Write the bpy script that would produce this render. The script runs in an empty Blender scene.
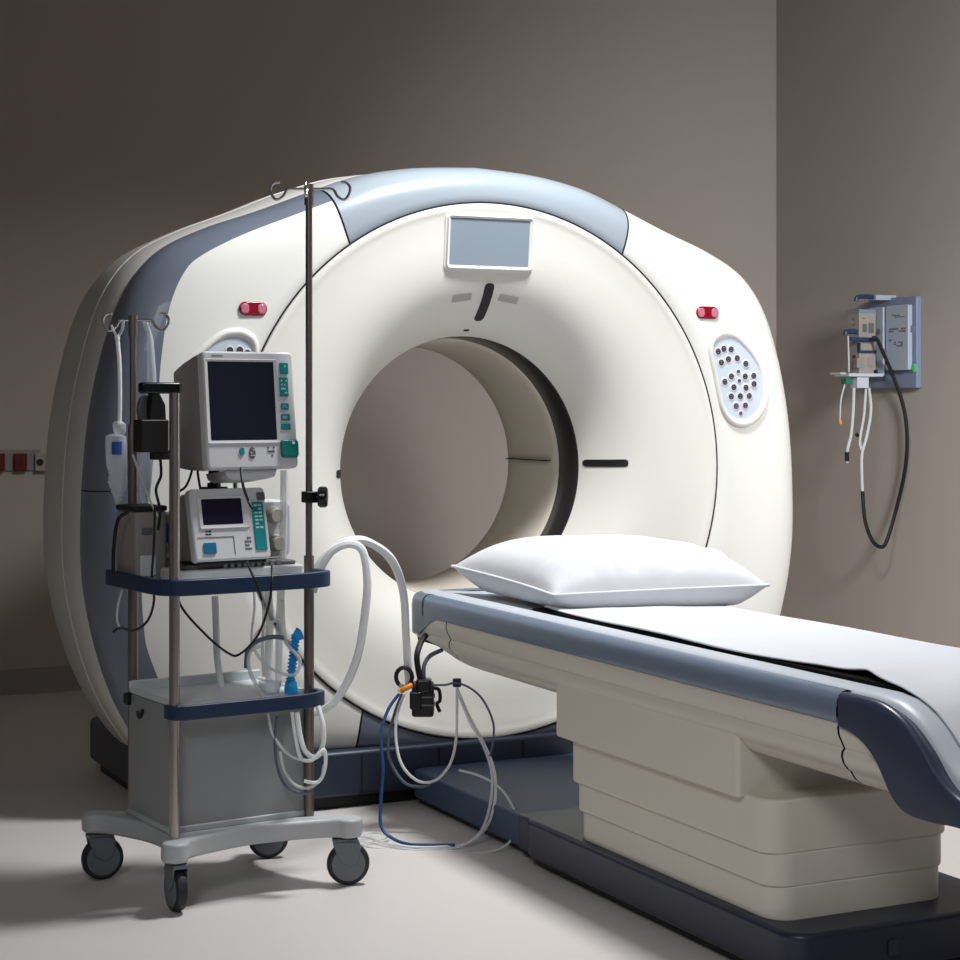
import bpy, math, random
from mathutils import Vector, Matrix
random.seed(7)
R = math.radians
scene = bpy.context.scene
COL = scene.collection

# ------------------------------------------------------------------ camera model
F, HOR, CAMH = 1850.0, 400.0, 1.18
cam_d = bpy.data.cameras.new('camera'); cam = bpy.data.objects.new('camera', cam_d); COL.objects.link(cam)
cam.location = (0, 0, CAMH); cam.rotation_euler = (R(90), 0, 0)
cam_d.sensor_width = 36; cam_d.lens = 36*F/960; cam_d.shift_y = -(480-HOR)/960
cam_d.clip_start = 0.05; cam_d.clip_end = 60
scene.camera = cam

class Frame:
    def __init__(s, x, y, yaw, z=0):
        s.loc = (x, y, z); s.yaw = yaw
        s.M = Matrix.Translation((x, y, z)) @ Matrix.Rotation(yaw, 4, 'Z'); s.I = s.M.inverted()
    def ray(s, px, py):
        o = s.I @ Vector((0, 0, CAMH)); d = s.I.to_3x3() @ Vector(((px-480)/F, 1, -(py-HOR)/F)); return o, d
    def on(s, ax, px, py, v):          # where the sight line meets a local plane
        o, d = s.ray(px, py); k = (v-o[ax])/d[ax]; return o + d*k
    def onY(s, px, py, v): return s.on(1, px, py, v)
    def onX(s, px, py, v): return s.on(0, px, py, v)
    def onZ(s, px, py, v): return s.on(2, px, py, v)
    def w(s, *p): return s.M @ Vector(p)
def P(px, py, Y): return Vector(((px-480)/F*Y, Y, CAMH-(py-HOR)/F*Y))

YAW = math.atan2(900, F)
SC = Frame(.021, 5.55, YAW)              # scanner and room: x along the gantry front, y into the gantry
CT = Frame(-.64, 4.56, R(33.5))          # cart

# ------------------------------------------------------------------ materials
def lin(c):
    return tuple((x/255/12.92 if x/255 <= .04045 else ((x/255+.055)/1.055)**2.4) for x in c)
def mat(name, c, rough=.5, metal=0, var=.06, scale=6, bump=0, bscale=60, trans=0, alpha=1, coat=0, emit=None, ior=1.45, spec=.5):
    m = bpy.data.materials.new(name); m.use_nodes = True
    nt = m.node_tree; b = nt.nodes['Principled BSDF']; c = lin(c)
    tc = nt.nodes.new('ShaderNodeTexCoord'); nz = nt.nodes.new('ShaderNodeTexNoise'); nz.inputs['Scale'].default_value = scale
    nz.inputs['Detail'].default_value = 3
    nt.links.new(tc.outputs['Object'], nz.inputs['Vector'])
    mx = nt.nodes.new('ShaderNodeMix'); mx.data_type = 'RGBA'
    mx.inputs[6].default_value = tuple(max(0, x*(1-var)) for x in c)+(1,); mx.inputs[7].default_value = tuple(min(1, x*(1+var)) for x in c)+(1,)
    nt.links.new(nz.outputs['Fac'], mx.inputs[0]); nt.links.new(mx.outputs[2], b.inputs['Base Color'])
    b.inputs['Roughness'].default_value = rough; b.inputs['Metallic'].default_value = metal
    b.inputs['Transmission Weight'].default_value = trans; b.inputs['Alpha'].default_value = alpha
    b.inputs['Coat Weight'].default_value = coat; b.inputs['IOR'].default_value = ior
    b.inputs['Specular IOR Level'].default_value = spec
    if bump:
        n2 = nt.nodes.new('ShaderNodeTexNoise'); n2.inputs['Scale'].default_value = bscale; nt.links.new(tc.outputs['Object'], n2.inputs['Vector'])
        bp = nt.nodes.new('ShaderNodeBump'); bp.inputs['Strength'].default_value = bump; bp.inputs['Distance'].default_value = .01
        nt.links.new(n2.outputs['Fac'], bp.inputs['Height']); nt.links.new(bp.outputs['Normal'], b.inputs['Normal'])
    if emit:
        b.inputs['Emission Color'].default_value = lin(emit[0])+(1,); b.inputs['Emission Strength'].default_value = emit[1]
    return m
M = {}
def mk(k, *a, **kw): M[k] = mat(k, *a, **kw)
mk('wall_paint', (162, 153, 145), .85, var=.03, scale=1.5, bump=.03, bscale=180)
mk('floor_vinyl', (202, 197, 194), .42, var=.03, scale=1.2, bump=.01, bscale=40)
mk('baseboard_vinyl', (138, 131, 129), .6)
mk('ceiling_paint', (170, 166, 160), .9)
mk('gantry_white', (226, 226, 221), .33, var=.01, coat=.15)
mk('gantry_rear', (196, 194, 190), .4, var=.02)
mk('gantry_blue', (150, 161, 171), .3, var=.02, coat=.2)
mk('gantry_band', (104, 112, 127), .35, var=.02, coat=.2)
mk('funnel_white', (224, 223, 217), .38, var=.01)
mk('liner', (216, 208, 194), .45, var=.02)
mk('scan_window', (44, 41, 43), .3)
mk('seam', (22, 22, 26), .8)
mk('plinth_navy', (42, 50, 67), .4, var=.04)
mk('black', (16, 16, 19), .5)
mk('black_gloss', (8, 8, 10), .25)
mk('display', (134, 147, 160), .35, var=.02)
mk('panel_plate', (190, 200, 212), .4)
mk('button_white', (214, 212, 220), .5)
mk('glyph', (62, 58, 68), .6)
mk('glyph_purple', (88, 62, 82), .6)
mk('lamp_red', (132, 10, 28), .2, coat=.6)
mk('lamp_pink', (196, 112, 136), .2, coat=.6)
mk('cream', (204, 199, 187), .42, var=.015)
mk('pedestal', (206, 201, 188), .5, var=.015)
mk('rail_blue', (102, 117, 136), .33, var=.02, coat=.1)
mk('cap_blue', (52, 59, 80), .33, var=.02, coat=.1)
mk('base_navy', (35, 39, 59), .38, var=.04)
mk('plate_blue', (58, 74, 102), .5, var=.03)
mk('tray_white', (182, 188, 197), .4)
mk('mattress', (7, 7, 9), .9, spec=.1)
mk('linen', (206, 208, 213), .85, var=.01, bump=.08, bscale=25)
mk('sheet', (198, 201, 207), .85, var=.01, bump=.08, bscale=14)
mk('cart_grey', (170, 175, 178), .42, var=.02)
mk('cabinet_grey', (136, 139, 142), .45, var=.03)
mk('tray_grey', (196, 202, 204), .45)
mk('steel', (176, 170, 166), .26, metal=1, var=.03)
mk('dark_steel', (128, 118, 114), .34, metal=.85, var=.03)
mk('chrome', (210, 210, 212), .15, metal=1)
mk('navy_rail', (24, 46, 76), .4)
mk('tyre', (30, 31, 38), .55)
mk('hub_grey', (98, 106, 112), .45)
mk('device_grey', (198, 199, 202), .45, var=.02)
mk('device_side', (136, 132, 130), .5)
mk('device_dark', (92, 91, 94), .5)
mk('screen_dark', (24, 28, 42), .22)
mk('screen_purple', (28, 22, 48), .22)
mk('teal', (12, 128, 130), .4)
mk('teal_dark', (8, 104, 98), .35)
mk('blue_button', (20, 104, 140), .4)
mk('pale_mark', (170, 214, 212), .5)
mk('dial', (164, 160, 150), .5)
mk('deep_blue', (20, 32, 110), .4)
mk('clear_plastic', (225, 232, 238), .15, alpha=.38, var=.02)
mk('bag_film', (214, 222, 230), .18, alpha=.5, var=.05, scale=40)
mk('label_blue', (38, 78, 150), .5)
mk('tip_blue', (84, 150, 190), .35)
mk('hose', (240, 243, 244), .35, alpha=.9)
mk('clear_tube', (220, 224, 226), .25, alpha=.55)
mk('cyan_hose', (28, 150, 220), .4)
mk('orange', (226, 138, 30), .45)
mk('cable_grey', (84, 92, 108), .5)
mk('cable_blue', (32, 66, 118), .45)
mk('cable_white', (214, 216, 218), .4)
mk('unit_blue', (116, 128, 150), .45)
mk('unit_face', (158, 166, 180), .5)
mk('unit_beige', (146, 138, 130), .55)
mk('unit_navy', (34, 54, 84), .45)
mk('socket_red', (88, 14, 18), .4)
mk('socket_beige', (150, 140, 128), .5)
mk('pad_grey', (176, 175, 170), .6)
mk('trunk_grey', (128, 124, 122), .6)
mk('led_green', (60, 170, 80), .3, emit=((60, 200, 90), .12))
mk('green', (20, 110, 84), .4)

# ------------------------------------------------------------------ mesh builder
def cr(pts, n=8, closed=False):
    pts = [Vector(p) for p in pts]
    if len(pts) < 3 or n < 2: return pts
    out = []; N = len(pts)
    rng = range(N) if closed else range(N-1)
    for i in rng:
        if closed: p0, p1, p2, p3 = pts[i-1], pts[i], pts[(i+1) % N], pts[(i+2) % N]
        else: p0, p1, p2, p3 = pts[max(i-1, 0)], pts[i], pts[i+1], pts[min(i+2, N-1)]
        for k in range(n):
            t = k/n
            out.append(.5*((2*p1)+(p2-p0)*t+(2*p0-5*p1+4*p2-p3)*t*t+(3*p1-p0-3*p2+p3)*t**3))
    if not closed: out.append(pts[-1])
    return out
class MB:
    def __init__(s, M=None): s.v = []; s.f = []; s.M = M or Matrix()
    def add(s, vs, fs):
        o = len(s.v); s.v += [s.M @ Vector(p) for p in vs]; s.f += [tuple(i+o for i in f) for f in fs]; return s
    def box(s, x0, x1, y0, y1, z0, z1):
        v = [(x, y, z) for z in (z0, z1) for y in (y0, y1) for x in (x0, x1)]
        return s.add(v, [(0, 2, 3, 1), (4, 5, 7, 6), (0, 1, 5, 4), (2, 6, 7, 3), (0, 4, 6, 2), (1, 3, 7, 5)])
    def grid(s, rows, cu=False, cv=False):
        n, m = len(rows), len(rows[0]); v = [p for r in rows for p in r]; f = []
        for i in range(n if cu else n-1):
            for j in range(m if cv else m-1):
                a, b = i, (i+1) % n; c, d = j, (j+1) % m
                f.append((a*m+c, a*m+d, b*m+d, b*m+c))
        return s.add(v, f)
    def loft(s, secs, caps=True):
        m = len(secs[0]); s.grid(secs, cv=True)
        o = len(s.v)-len(secs)*m
        if caps: s.f.append(tuple(o+i for i in range(m))[::-1]); s.f.append(tuple(o+(len(secs)-1)*m+i for i in range(m)))
        return s
    def tube(s, pts, r, seg=10, n=8, caps=True, closed=False):
        pts = cr(pts, n, closed); N = len(pts)
        rs = r if callable(r) else (lambda t: r)
        secs = []; up = None
        for i, p in enumerate(pts):
            if closed: t = (pts[(i+1) % N]-pts[i-1])
            else: t = pts[min(i+1, N-1)]-pts[max(i-1, 0)]
            t.normalize()
            if up is None:
                up = Vector((0, 0, 1)) if abs(t.z) < .9 else Vector((1, 0, 0))
            a = t.cross(up)
            if a.length < 1e-5: a = t.cross(Vector((.3, .9, .1)))
            a.normalize(); b = a.cross(t).normalized(); up = b
            rr = rs(i/max(N-1, 1))
            secs.append([p+a*math.cos(2*math.pi*k/seg)*rr+b*math.sin(2*math.pi*k/seg)*rr for k in range(seg)])
        if closed: s.grid(secs, True, True)
        else: s.loft(secs, caps)
        return s
    def cyl(s, a, b, r, r2=None, seg=20):
        a, b = Vector(a), Vector(b); r2 = r if r2 is None else r2
        return s.tube([a, b], lambda t: r+(r2-r)*t, seg, 1)
    def lathe(s, prof, o=(0, 0, 0), axis='Z', seg=48, closed=False, a0=0, a1=360):
        o = Vector(o); full = abs(a1-a0) >= 360; rows = []
        n = seg if full else seg+1
        for k in range(n):
            a = R(a0+(a1-a0)*k/seg); c, sn = math.cos(a), math.sin(a)
            if axis == 'Z': rows.append([o+Vector((r*c, r*sn, h)) for r, h in prof])
            elif axis == 'Y': rows.append([o+Vector((r*c, h, r*sn)) for r, h in prof])
            else: rows.append([o+Vector((h, r*c, r*sn)) for r, h in prof])
        return s.grid(rows, cu=full, cv=closed)
    def prism(s, poly, h0, h1, plane='XY'):
        def q(a, b, h): return (a, b, h) if plane == 'XY' else ((a, h, b) if plane == 'XZ' else (h, a, b))
        return s.loft([[q(a, b, h0) for a, b in poly], [q(a, b, h1) for a, b in poly]])
    def build(s, name, m, parent=None, label=None, bevel=0, bseg=3, ang=35, sub=0, solid=0, kind=None):
        me = bpy.data.meshes.new(name); me.from_pydata([tuple(p) for p in s.v], [], s.f)
        import bmesh
        bm = bmesh.new(); bm.from_mesh(me); bmesh.ops.recalc_face_normals(bm, faces=bm.faces); bm.to_mesh(me); bm.free()
        me.materials.append(M[m] if isinstance(m, str) else m)
        for p in me.polygons: p.use_smooth = True
        me.set_sharp_from_angle(angle=R(ang))
        o = bpy.data.objects.new(name, me); COL.objects.link(o)
        if parent: o.parent = parent
        if label: o['label'] = label
        if kind: o['kind'] = kind
        if solid:
            md = o.modifiers.new('solidify', 'SOLIDIFY'); md.thickness = solid; md.offset = 0
        if bevel:
            md = o.modifiers.new('bevel', 'BEVEL'); md.width = bevel; md.segments = bseg; md.limit_method = 'ANGLE'; md.angle_limit = R(40)
            md.harden_normals = True
        if sub:
            md = o.modifiers.new('subsurf', 'SUBSURF'); md.levels = sub; md.render_levels = sub
        return o
def thing(name, label, cat, fr=None, loc=None, yaw=0, group=None):
    o = bpy.data.objects.new(name, None); COL.objects.link(o); o.empty_display_size = .1
    if fr: o.location = fr.loc; o.rotation_euler = (0, 0, fr.yaw)
    else: o.location = loc; o.rotation_euler = (0, 0, yaw)
    o['label'] = label; o['category'] = cat
    if group: o['group'] = group
    return o
def solo(o, label, cat, group=None):                # a thing that is one mesh: origin moved to its base
    vs = [v.co.copy() for v in o.data.vertices]
    b = Vector((sum(v.x for v in vs)/len(vs), sum(v.y for v in vs)/len(vs), min(v.z for v in vs)))
    o.data.transform(Matrix.Translation(-b)); o.location = b
    o['label'] = label; o['category'] = cat
    if group: o['group'] = group
    return o
def ellipse(cx, cy, a, b, n=24, tilt=0, e=2.0):
    out = []
    for k in range(n):
        t = 2*math.pi*k/n; c, s = math.cos(t), math.sin(t)
        x = a*math.copysign(abs(c)**(2/e), c); y = b*math.copysign(abs(s)**(2/e), s)
        out.append((cx+x*math.cos(tilt)-y*math.sin(tilt), cy+x*math.sin(tilt)+y*math.cos(tilt)))
    return out
def rrect(x0, x1, y0, y1, r, n=5):
    out = []
    for cx, cy, a in ((x1-r, y1-r, 0), (x0+r, y1-r, 90), (x0+r, y0+r, 180), (x1-r, y0+r, 270)):
        for k in range(n+1):
            t = R(a+90*k/n); out.append((cx+r*math.cos(t), cy+r*math.sin(t)))
    return out

# ------------------------------------------------------------------ room (scanner axes)
def room(name, m, *b):
    o = MB(SC.M).box(*b).build(name, m); o['kind'] = 'structure'; return o
RX, BY, LX, FY, CZ = 2.8, 2.5, -3.9, -6.3, 3.35
room('floor', 'floor_vinyl', LX-.1, RX+.1, FY, BY+.1, -.1, 0)
room('ceiling', 'ceiling_paint', LX-.1, RX+.1, FY, BY+.1, CZ, CZ+.1)
room('wall_back', 'wall_paint', LX-.1, RX+.1, BY, BY+.1, 0, CZ)
room('wall_right', 'wall_paint', RX, RX+.1, FY, BY, 0, CZ)
room('wall_left', 'wall_paint', LX-.1, LX, FY, BY, 0, CZ)
room('baseboard_back', 'baseboard_vinyl', LX, RX, BY-.012, BY, 0, .1)
room('baseboard_right', 'baseboard_vinyl', RX-.012, RX, FY, BY-.012, 0, .1)

# ------------------------------------------------------------------ gantry
g = thing('ct_scanner', 'large white ring-shaped scanner with blue-grey trim and open bore', 'medical scanner', SC)
g.location = SC.w(.013, 0, 0)
ZC, R0 = .968, .806
half = [(0, 1.895), (.2, 1.882), (.37, 1.85), (.52, 1.795), (.68, 1.733), (.85, 1.672), (.985, 1.60), (1.075, 1.49), (1.135, 1.33), (1.177, 1.13), (1.195, .914),
        (1.195, .7), (1.165, .517), (1.11, .345), (1.03, .2), (.97, .13)]
hs = [(p.x, p.y) for p in cr([(x, z, 0) for x, z in half], 6)]
poly = hs + [(-x, z) for x, z in hs[::-1]]
def rout(phi):
    dx, dz = math.sin(phi), math.cos(phi); best = 9
    for i in range(len(poly)):
        (ax, az), (bx, bz) = poly[i], poly[(i+1) % len(poly)]
        ax2, az2, bx2, bz2 = ax, az-ZC, bx, bz-ZC
        ex, ez = bx2-ax2, bz2-az2; den = dx*ez-dz*ex
        if abs(den) < 1e-9: continue
        t = (ax2*ez-az2*ex)/den; u = (ax2*dz-az2*dx)/den
        if t > 0 and -1e-6 <= u <= 1+1e-6: best = min(best, t)
    return best
def interp(tab, x):
    for (a, b), (c, d) in zip(tab, tab[1:]):
        if a <= x <= c: return b+(d-b)*(x-a)/(c-a)
    return tab[0][1] if x < tab[0][0] else tab[-1][1]
_rc = {}
def ro(phi):
    k = round(phi, 4)
    if k not in _rc: _rc[k] = rout(phi)
    return _rc[k]
def TT(phi):
    d = (math.degrees(phi)+180) % 360-180
    return interp([(-180, .2), (-60, .17), (-30, .2), (0, .22), (40, .24), (180, .24)], d)
def front(phi, w, off=0):              # w 0..1 from ring seam to the outline, superelliptic rounding
    s = ro(phi)-R0; w = min(max(w, 0), 1)
    r = R0+s*w-off; t = TT(phi)*(1-max(0, 1-w**3)**(1/3))
    return Vector((math.sin(phi)*r, t+off, ZC+math.cos(phi)*r))
def faceY(x, z):
    phi = math.atan2(x, z-ZC); r = math.hypot(x, z-ZC); w = (r-R0)/(ro(phi)-R0)
    return front(phi, w).y if w > 0 else 0
def split(phi):                        # where the white cover meets the blue band
    d = math.degrees(phi)
    if d < 0: return interp([(-150, .8), (-130, .76), (-114, .76), (-100, .66), (-90, .60), (-80, .60), (-70, .68), (-58, .8), (-45, .79), (-33.5, .74)], d)
    return .985
def wlist(w0, w1, n=22):
    a0, a1 = math.asin(min(1, w0**1.5)), math.asin(min(1, w1**1.5))
    return [math.sin(a0+(a1-a0)*k/n)**(2/3) if 0 < k < n else (w0, w1)[k > 0] for k in range(n+1)]
def warp(ph, w):                       # the upper seams lean towards the crown
    d = (math.degrees(ph)+180) % 360-180; a = abs(d)
    ph += math.copysign(R(4.3), d)*w*interp([(115, 0), (149, 1), (180, 0)], a)
    return ph-math.copysign(R(3.2), d)*w*interp([(0, 0), (34.4, 1), (70, 0)], a)
def patch(p0, p1, w0, w1, n=60, skirt=.012, nw=22):
    rows = []
    for k in range(n+1):
        ph = p0+(p1-p0)*k/n
        a = w0(ph) if callable(w0) else w0; b = w1(ph) if callable(w1) else w1
        ws = wlist(a, b, nw)
        rows.append([front(warp(ph, ws[0]), ws[0], skirt)]+[front(warp(ph, w), w) for w in ws]+[front(warp(ph, ws[-1]), ws[-1], skirt)])
    rows = [[(q+Vector((0, skirt, 0))) for q in rows[0]]]+rows+[[(q+Vector((0, skirt, 0))) for q in rows[-1]]]
    return MB().grid(rows)
GA = R(.22)
A1, A2 = R(34.4), R(149)
patch(-A1+GA, A1-GA, .004, 1).build('top_panel', 'gantry_blue', g, 'blue-grey panel over the top of the ring', ang=50)
patch(A1+GA, A2-GA, .004, split, 120).build('front_cover', 'gantry_white', g, 'white front cover with the fully visible keypad', ang=50)
patch(-A2+GA, -A1-GA, .004, split, 120).build('front_cover', 'gantry_white', g, 'white front cover behind the trolley', ang=50)
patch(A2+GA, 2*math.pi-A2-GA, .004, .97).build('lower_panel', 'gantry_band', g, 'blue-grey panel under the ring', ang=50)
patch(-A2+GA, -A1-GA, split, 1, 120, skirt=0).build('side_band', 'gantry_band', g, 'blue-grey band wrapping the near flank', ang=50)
# rear shell
def swell(p, t):                       # the rear shell stands a little proud along the near shoulder
    d = math.degrees(p); a = interp([(-75, 0), (-50, .010), (-34, .019), (-18, .006), (0, 0)], d)
    return a*max(0, min(1, (t-.41)/.10))
def shell(tr, n=200):
    rows = []
    for t, ins in tr:
        row = []
        for p in [2*math.pi*k/n-math.pi for k in range(n)]:
            T = TT(p); tt = T+(t-.40)*(.93-T)/.53; r = ro(p)-ins+swell(p, t)
            row.append(Vector((math.sin(p)*r, tt, ZC+math.cos(p)*r)))
        rows.append(row)
    return rows
MB().grid(shell([(.41, .03), (.407, .004), (.41, 0), (.52, -.004), (.62, -.006), (.7, .0), (.78, .018), (.85, .05), (.9, .095), (.925, .15), (.93, .2), (.93, .3)]), cv=True).build('rear_cover', 'gantry_rear', g, 'grey-white rear cover', ang=50)
# dark core behind the seams
core = MB().grid([[front(2*math.pi*k/120, w, .012) for w in (0, .3, .6, .8, .93, 1)] for k in range(120)], cu=True)
core.grid(shell([(.385, .012), (.43, .012)], 120), cv=True)
core.build('inner_core', 'seam', g)
# raised bead line on the rear cover (the bright line along the flank)
bead = [Vector((math.sin(p)*(ro(p)+.003+swell(p, .54)), TT(p)+.14*(.93-TT(p))/.53, ZC+math.cos(p)*(ro(p)+.003+swell(p, .54)))) for p in [R(-140)+R(280)*k/140 for k in range(141)]]
MB().tube(bead, .004, 8, 1).build('edge_line', 'gantry_rear', g)
# funnel ring
fp = [(.803, .02), (.803, .002), (.799, -.006), (.79, -.008), (.78, -.004), (.765, 0), (.70, .004), (.64, .010), (.60, .017), (.565, .028), (.53, .045), (.50, .066), (.47, .094), (.445, .125), (.428, .153), (.416, .176), (.411, .19), (.409, .195), (.413, .199)]
MB().lathe(fp, (0, 0, ZC), 'Y', 160).build('funnel_ring', 'funnel_white', g, 'white concave ring round the bore', ang=50)
def fy(r):
    for (a, b), (c, d) in zip(fp[5:], fp[6:]):
        if c <= r <= a: return b+(d-b)*(a-r)/(a-c)
    return 0
MB().lathe([(.412, .198), (.409, .201), (.407, .209), (.407, .325), (.410, .33)], (0, 0, ZC), 'Y', 120).build('scan_window', 'scan_window', g, 'dark band inside the bore')
MB().lathe([(.415, .322), (.403, .324), (.400, .328), (.397, .35), (.394, .46), (.391, .60), (.390, .655), (.394, .664), (.42, .69), (.5, .78), (.62, .90), (.67, .93), (.9, .93)], (0, 0, ZC), 'Y', 120).build('bore_liner', 'liner', g, ang=50)
MB().box(.375, .3955, .36, .65, ZC+.012, ZC+.0145).build('liner_seam', 'seam', g)
for pth in ([Vector((math.sin(a)*.8045, -.001, ZC+math.cos(a)*.8045)) for a in [2*math.pi*k/160 for k in range(161)]],):
    MB().tube(pth, .0026, 6, 1).build('seam_line', 'seam', g)
for a in (A1, -A1, A2, -A2):
    MB().tube([front(warp(a, w), w, .0) for w in wlist(0, 1, 20)], .0024, 6, 1).build('seam_line', 'seam', g)
MB().tube([front(R(-92), w, .0) for w in wlist(.86, 1, 12)], .002, 6, 1).build('seam_line', 'seam', g)
# laser slots and label pads on the funnel
def strip(phi, r0, r1, hw, off=.002, n=40, thick=.004, end=.35):
    top = []; rad = Vector((math.sin(phi), 0, math.cos(phi))); tan = Vector((math.cos(phi), 0, -math.sin(phi)))
    rows = []
    for k in range(n+1):
        f = k/n; r = r0+(r1-r0)*f
        e = min(1, min(f, 1-f)*abs(r1-r0)/hw/.8); h = hw*(end+(1-end)*math.sqrt(1-(1-e)**2))
        d = (fy(r+.004)-fy(r-.004))/.008; nrm = (Vector((0, -1, 0))+rad*(d)).normalized()
        c = rad*r+Vector((0, fy(r), ZC))
        rows.append([c-tan*h-nrm*thick, c-tan*h+nrm*off, c+tan*h+nrm*off, c+tan*h-nrm*thick])
    return MB().grid(rows)
strip(R(1.2), .455, .565, .0155).build('laser_slot', 'black', g)
strip(R(88.5), .415, .512, .0115).build('laser_slot', 'black', g)
strip(R(-91), .412, .452, .0115).build('laser_slot', 'black', g)
for sx in (-1, 1):
    c = .004+sx*.078
    ph = math.atan2(c, .52); r_ = math.hypot(c, .52)
    strip(ph, r_-.010, r_+.010, .032, .0015, end=1).build('icon_pad', 'pad_grey', g, 'small grey label pad beside the slot')
strip(R(-1), .424, .430, .013, .001).build('bore_mark', 'black', g)
# display
DM = Matrix.Translation((-.014, -.0065, 1.738)) @ Matrix.Rotation(R(5.5), 4, 'X') @ Matrix.Translation((0, 0, -1.738))
o = MB(DM).prism(rrect(-.138, .160, 1.566, 1.737, .014), -.001, .02, 'XZ').build('display', 'gantry_white', g, 'rectangular display above the bore', bevel=.003)
MB(DM).prism(rrect(-.122, .144, 1.581, 1.723, .004), -.0018, .004, 'XZ').build('screen', 'display', o, 'blank grey-blue screen')
ring = [rrect(-.134, .156, 1.570, 1.733, .012), rrect(-.130, .152, 1.574, 1.729, .01), rrect(-.121, .143, 1.582, 1.722, .004)]
MB(DM).grid([[(p[0], yy, p[1]) for p in rg] for rg, yy in zip(ring, (0, -.008, -.0015))], cv=True).build('bezel', 'gantry_white', o)
# status lights
for ux, z in ((-.750, 1.438), (.769, 1.458)):
    y = faceY(ux, z)
    b = MB().prism(rrect(ux-.042, ux+.042, z-.020, z+.020, .0195, 8), y-.006, y+.02, 'XZ').build('status_light', 'lamp_red', g, 'red oblong status light', bevel=.004)
    for sx in (-1, 1):
        MB().prism(rrect(ux+sx*.025-.012, ux+sx*.025+.012, z-.0145, z+.0145, .010), y-.0085, y, 'XZ').build('lens', 'lamp_pink', b, 'pink lens', bevel=.003)
# keypads
rim = [(340, 180), (420, 200), (520, 290), (610, 410), (655, 540), (660, 660), (620, 760), (540, 840), (450, 862), (370, 830), (310, 740), (280, 620), (258, 500), (235, 400), (222, 300), (240, 230), (290, 190)]
btn = [(280, 325), (322, 305), (377, 308), (303, 405), (355, 380), (423, 372), (490, 412), (430, 470), (377, 505), (483, 505), (437, 537), (552, 500), (328, 545), (553, 560), (395, 585), (488, 588), (375, 652), (443, 650), (512, 648), (412, 722), (482, 718), (446, 775)]
def keypad(cx, cz, sg, lab):
    cv = lambda x, y: (cx+sg*(x-440)/7.38/259.6, cz-(y-530)/7.38/309)
    pts = cr([Vector(cv(*p)+(0,)) for p in rim], 5, True); c0 = Vector((sum(p.x for p in pts)/len(pts), sum(p.y for p in pts)/len(pts), 0))
    if sg < 0: pts = pts[::-1]
    def ring(k, off): return [Vector((c0.x+(p.x-c0.x)*k, faceY(c0.x+(p.x-c0.x)*k, c0.y+(p.y-c0.y)*k)+off, c0.y+(p.y-c0.y)*k)) for p in pts]
    kp = MB().grid([ring(1.06, .004), ring(1.045, -.006), ring(1.0, -.012), ring(.95, -.013), ring(.90, -.008), ring(.87, -.002), ring(.85, .004)], cv=True).build('keypad', 'gantry_white', g, lab, ang=60)
    r = ring(.885, -.0035); m = MB(); m.add(r+[Vector((c0.x, faceY(c0.x, c0.y)-.0035, c0.y))], [(i, (i+1) % len(r), len(r)) for i in range(len(r))]); m.build('plate', 'panel_plate', kp, 'pale blue-grey plate')
    for i, b in enumerate(btn):
        x, z = cv(*b); y = faceY(x, z)-.0035; big = 1.0 if i not in (7, 10, 21) else .62
        bo = MB().prism(ellipse(x, z, .0135*big, .0140*big, 16, -.3*sg), y-.002, y+.006, 'XZ').build('button', 'button_white', kp, bevel=.001)
        gl = MB().lathe([(.0045*big, 0), (.0045*big, -.0012), (.0098*big, -.0012), (.0098*big, 0)], (x, y-.002, z), 'Y', 14)
        gl.box(x-.006*big, x+.004*big, y-.0032, y-.002, z-.003*big, z+.003*big)
        gl.build('button_mark', 'glyph_purple' if i > 18 else 'glyph', kp)
keypad(.890, 1.245, 1, 'oval keypad fully in view')
keypad(-.852, 1.222, -1, 'oval keypad mostly behind the monitor')
# plinth
MB().prism(rrect(-1.0, 1.0, -.018, .90, .05), .035, .168).build('plinth', 'plinth_navy', g, 'navy plinth under the ring', bevel=.015)
MB().prism(rrect(-.97, .97, .01, .87, .03), 0, .05).build('toe_kick', 'black', g)
for u in (-.425, -.18, .1, .42): MB().box(u-.003, u+.003, -.0195, -.01, .04, .155).build('plinth_seam', 'seam', g)
MB().box(-1.0015, -.99, .2, .206, .04, .155).build('plinth_seam', 'seam', g)

# ------------------------------------------------------------------ patient table
t = thing('patient_table', 'long scanner table with blue side rail and cream pedestal on navy base', 'scanner table', SC)
XL, XR, SH = -.335, .245, .142            # long sides and head end (y = -s)
def upath(s_end, head=True, r=.075, nl=14, inset=0, s_start=None):
    pts = []
    l = XL+inset; rr = XR-inset; h = SH+inset
    for k in range(nl+1): s = s_end+(h+r-s_end)*k/nl; pts.append((l, -s))
    for k in range(1, 9): a = R(180-90*k/9); pts.append((l+r+r*math.cos(a), -(h+r-r*math.sin(a))))
    pts.append((l+r, -h)); pts.append((rr-r, -h))
    for k in range(1, 9): a = R(90-90*k/9); pts.append((rr-r+r*math.cos(a), -(h+r-r*math.sin(a))))
    for k in range(nl+1): s = h+r+(s_end-h-r)*k/nl; pts.append((rr, -s))
    return pts
def sweep(path, sec):
    rows = []
    for i, p in enumerate(path):
        a = Vector(path[max(i-1, 0)]); b = Vector(path[min(i+1, len(path)-1)]); d = (b-a).normalized(); nrm = Vector((-d.y, d.x))
        # outward of the u-shaped path
        sc = sec(p, i/(len(path)-1)) if callable(sec) else sec
        rows.append([(p[0]+nrm.x*o, p[1]+nrm.y*o, z) for o, z in sc])
    return MB().grid(rows)
path = upath(2.1635)
chk = sweep(path[:3], [(0.01, 0), (.02, 0)]).v
SGN = 1 if chk[0].x < XL else -1
def sw(path, sec):
    f = (lambda p, t: [(o*SGN, z) for o, z in sec(p, t)]) if callable(sec) else [(o*SGN, z) for o, z in sec]
    return sweep(path, f)
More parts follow.
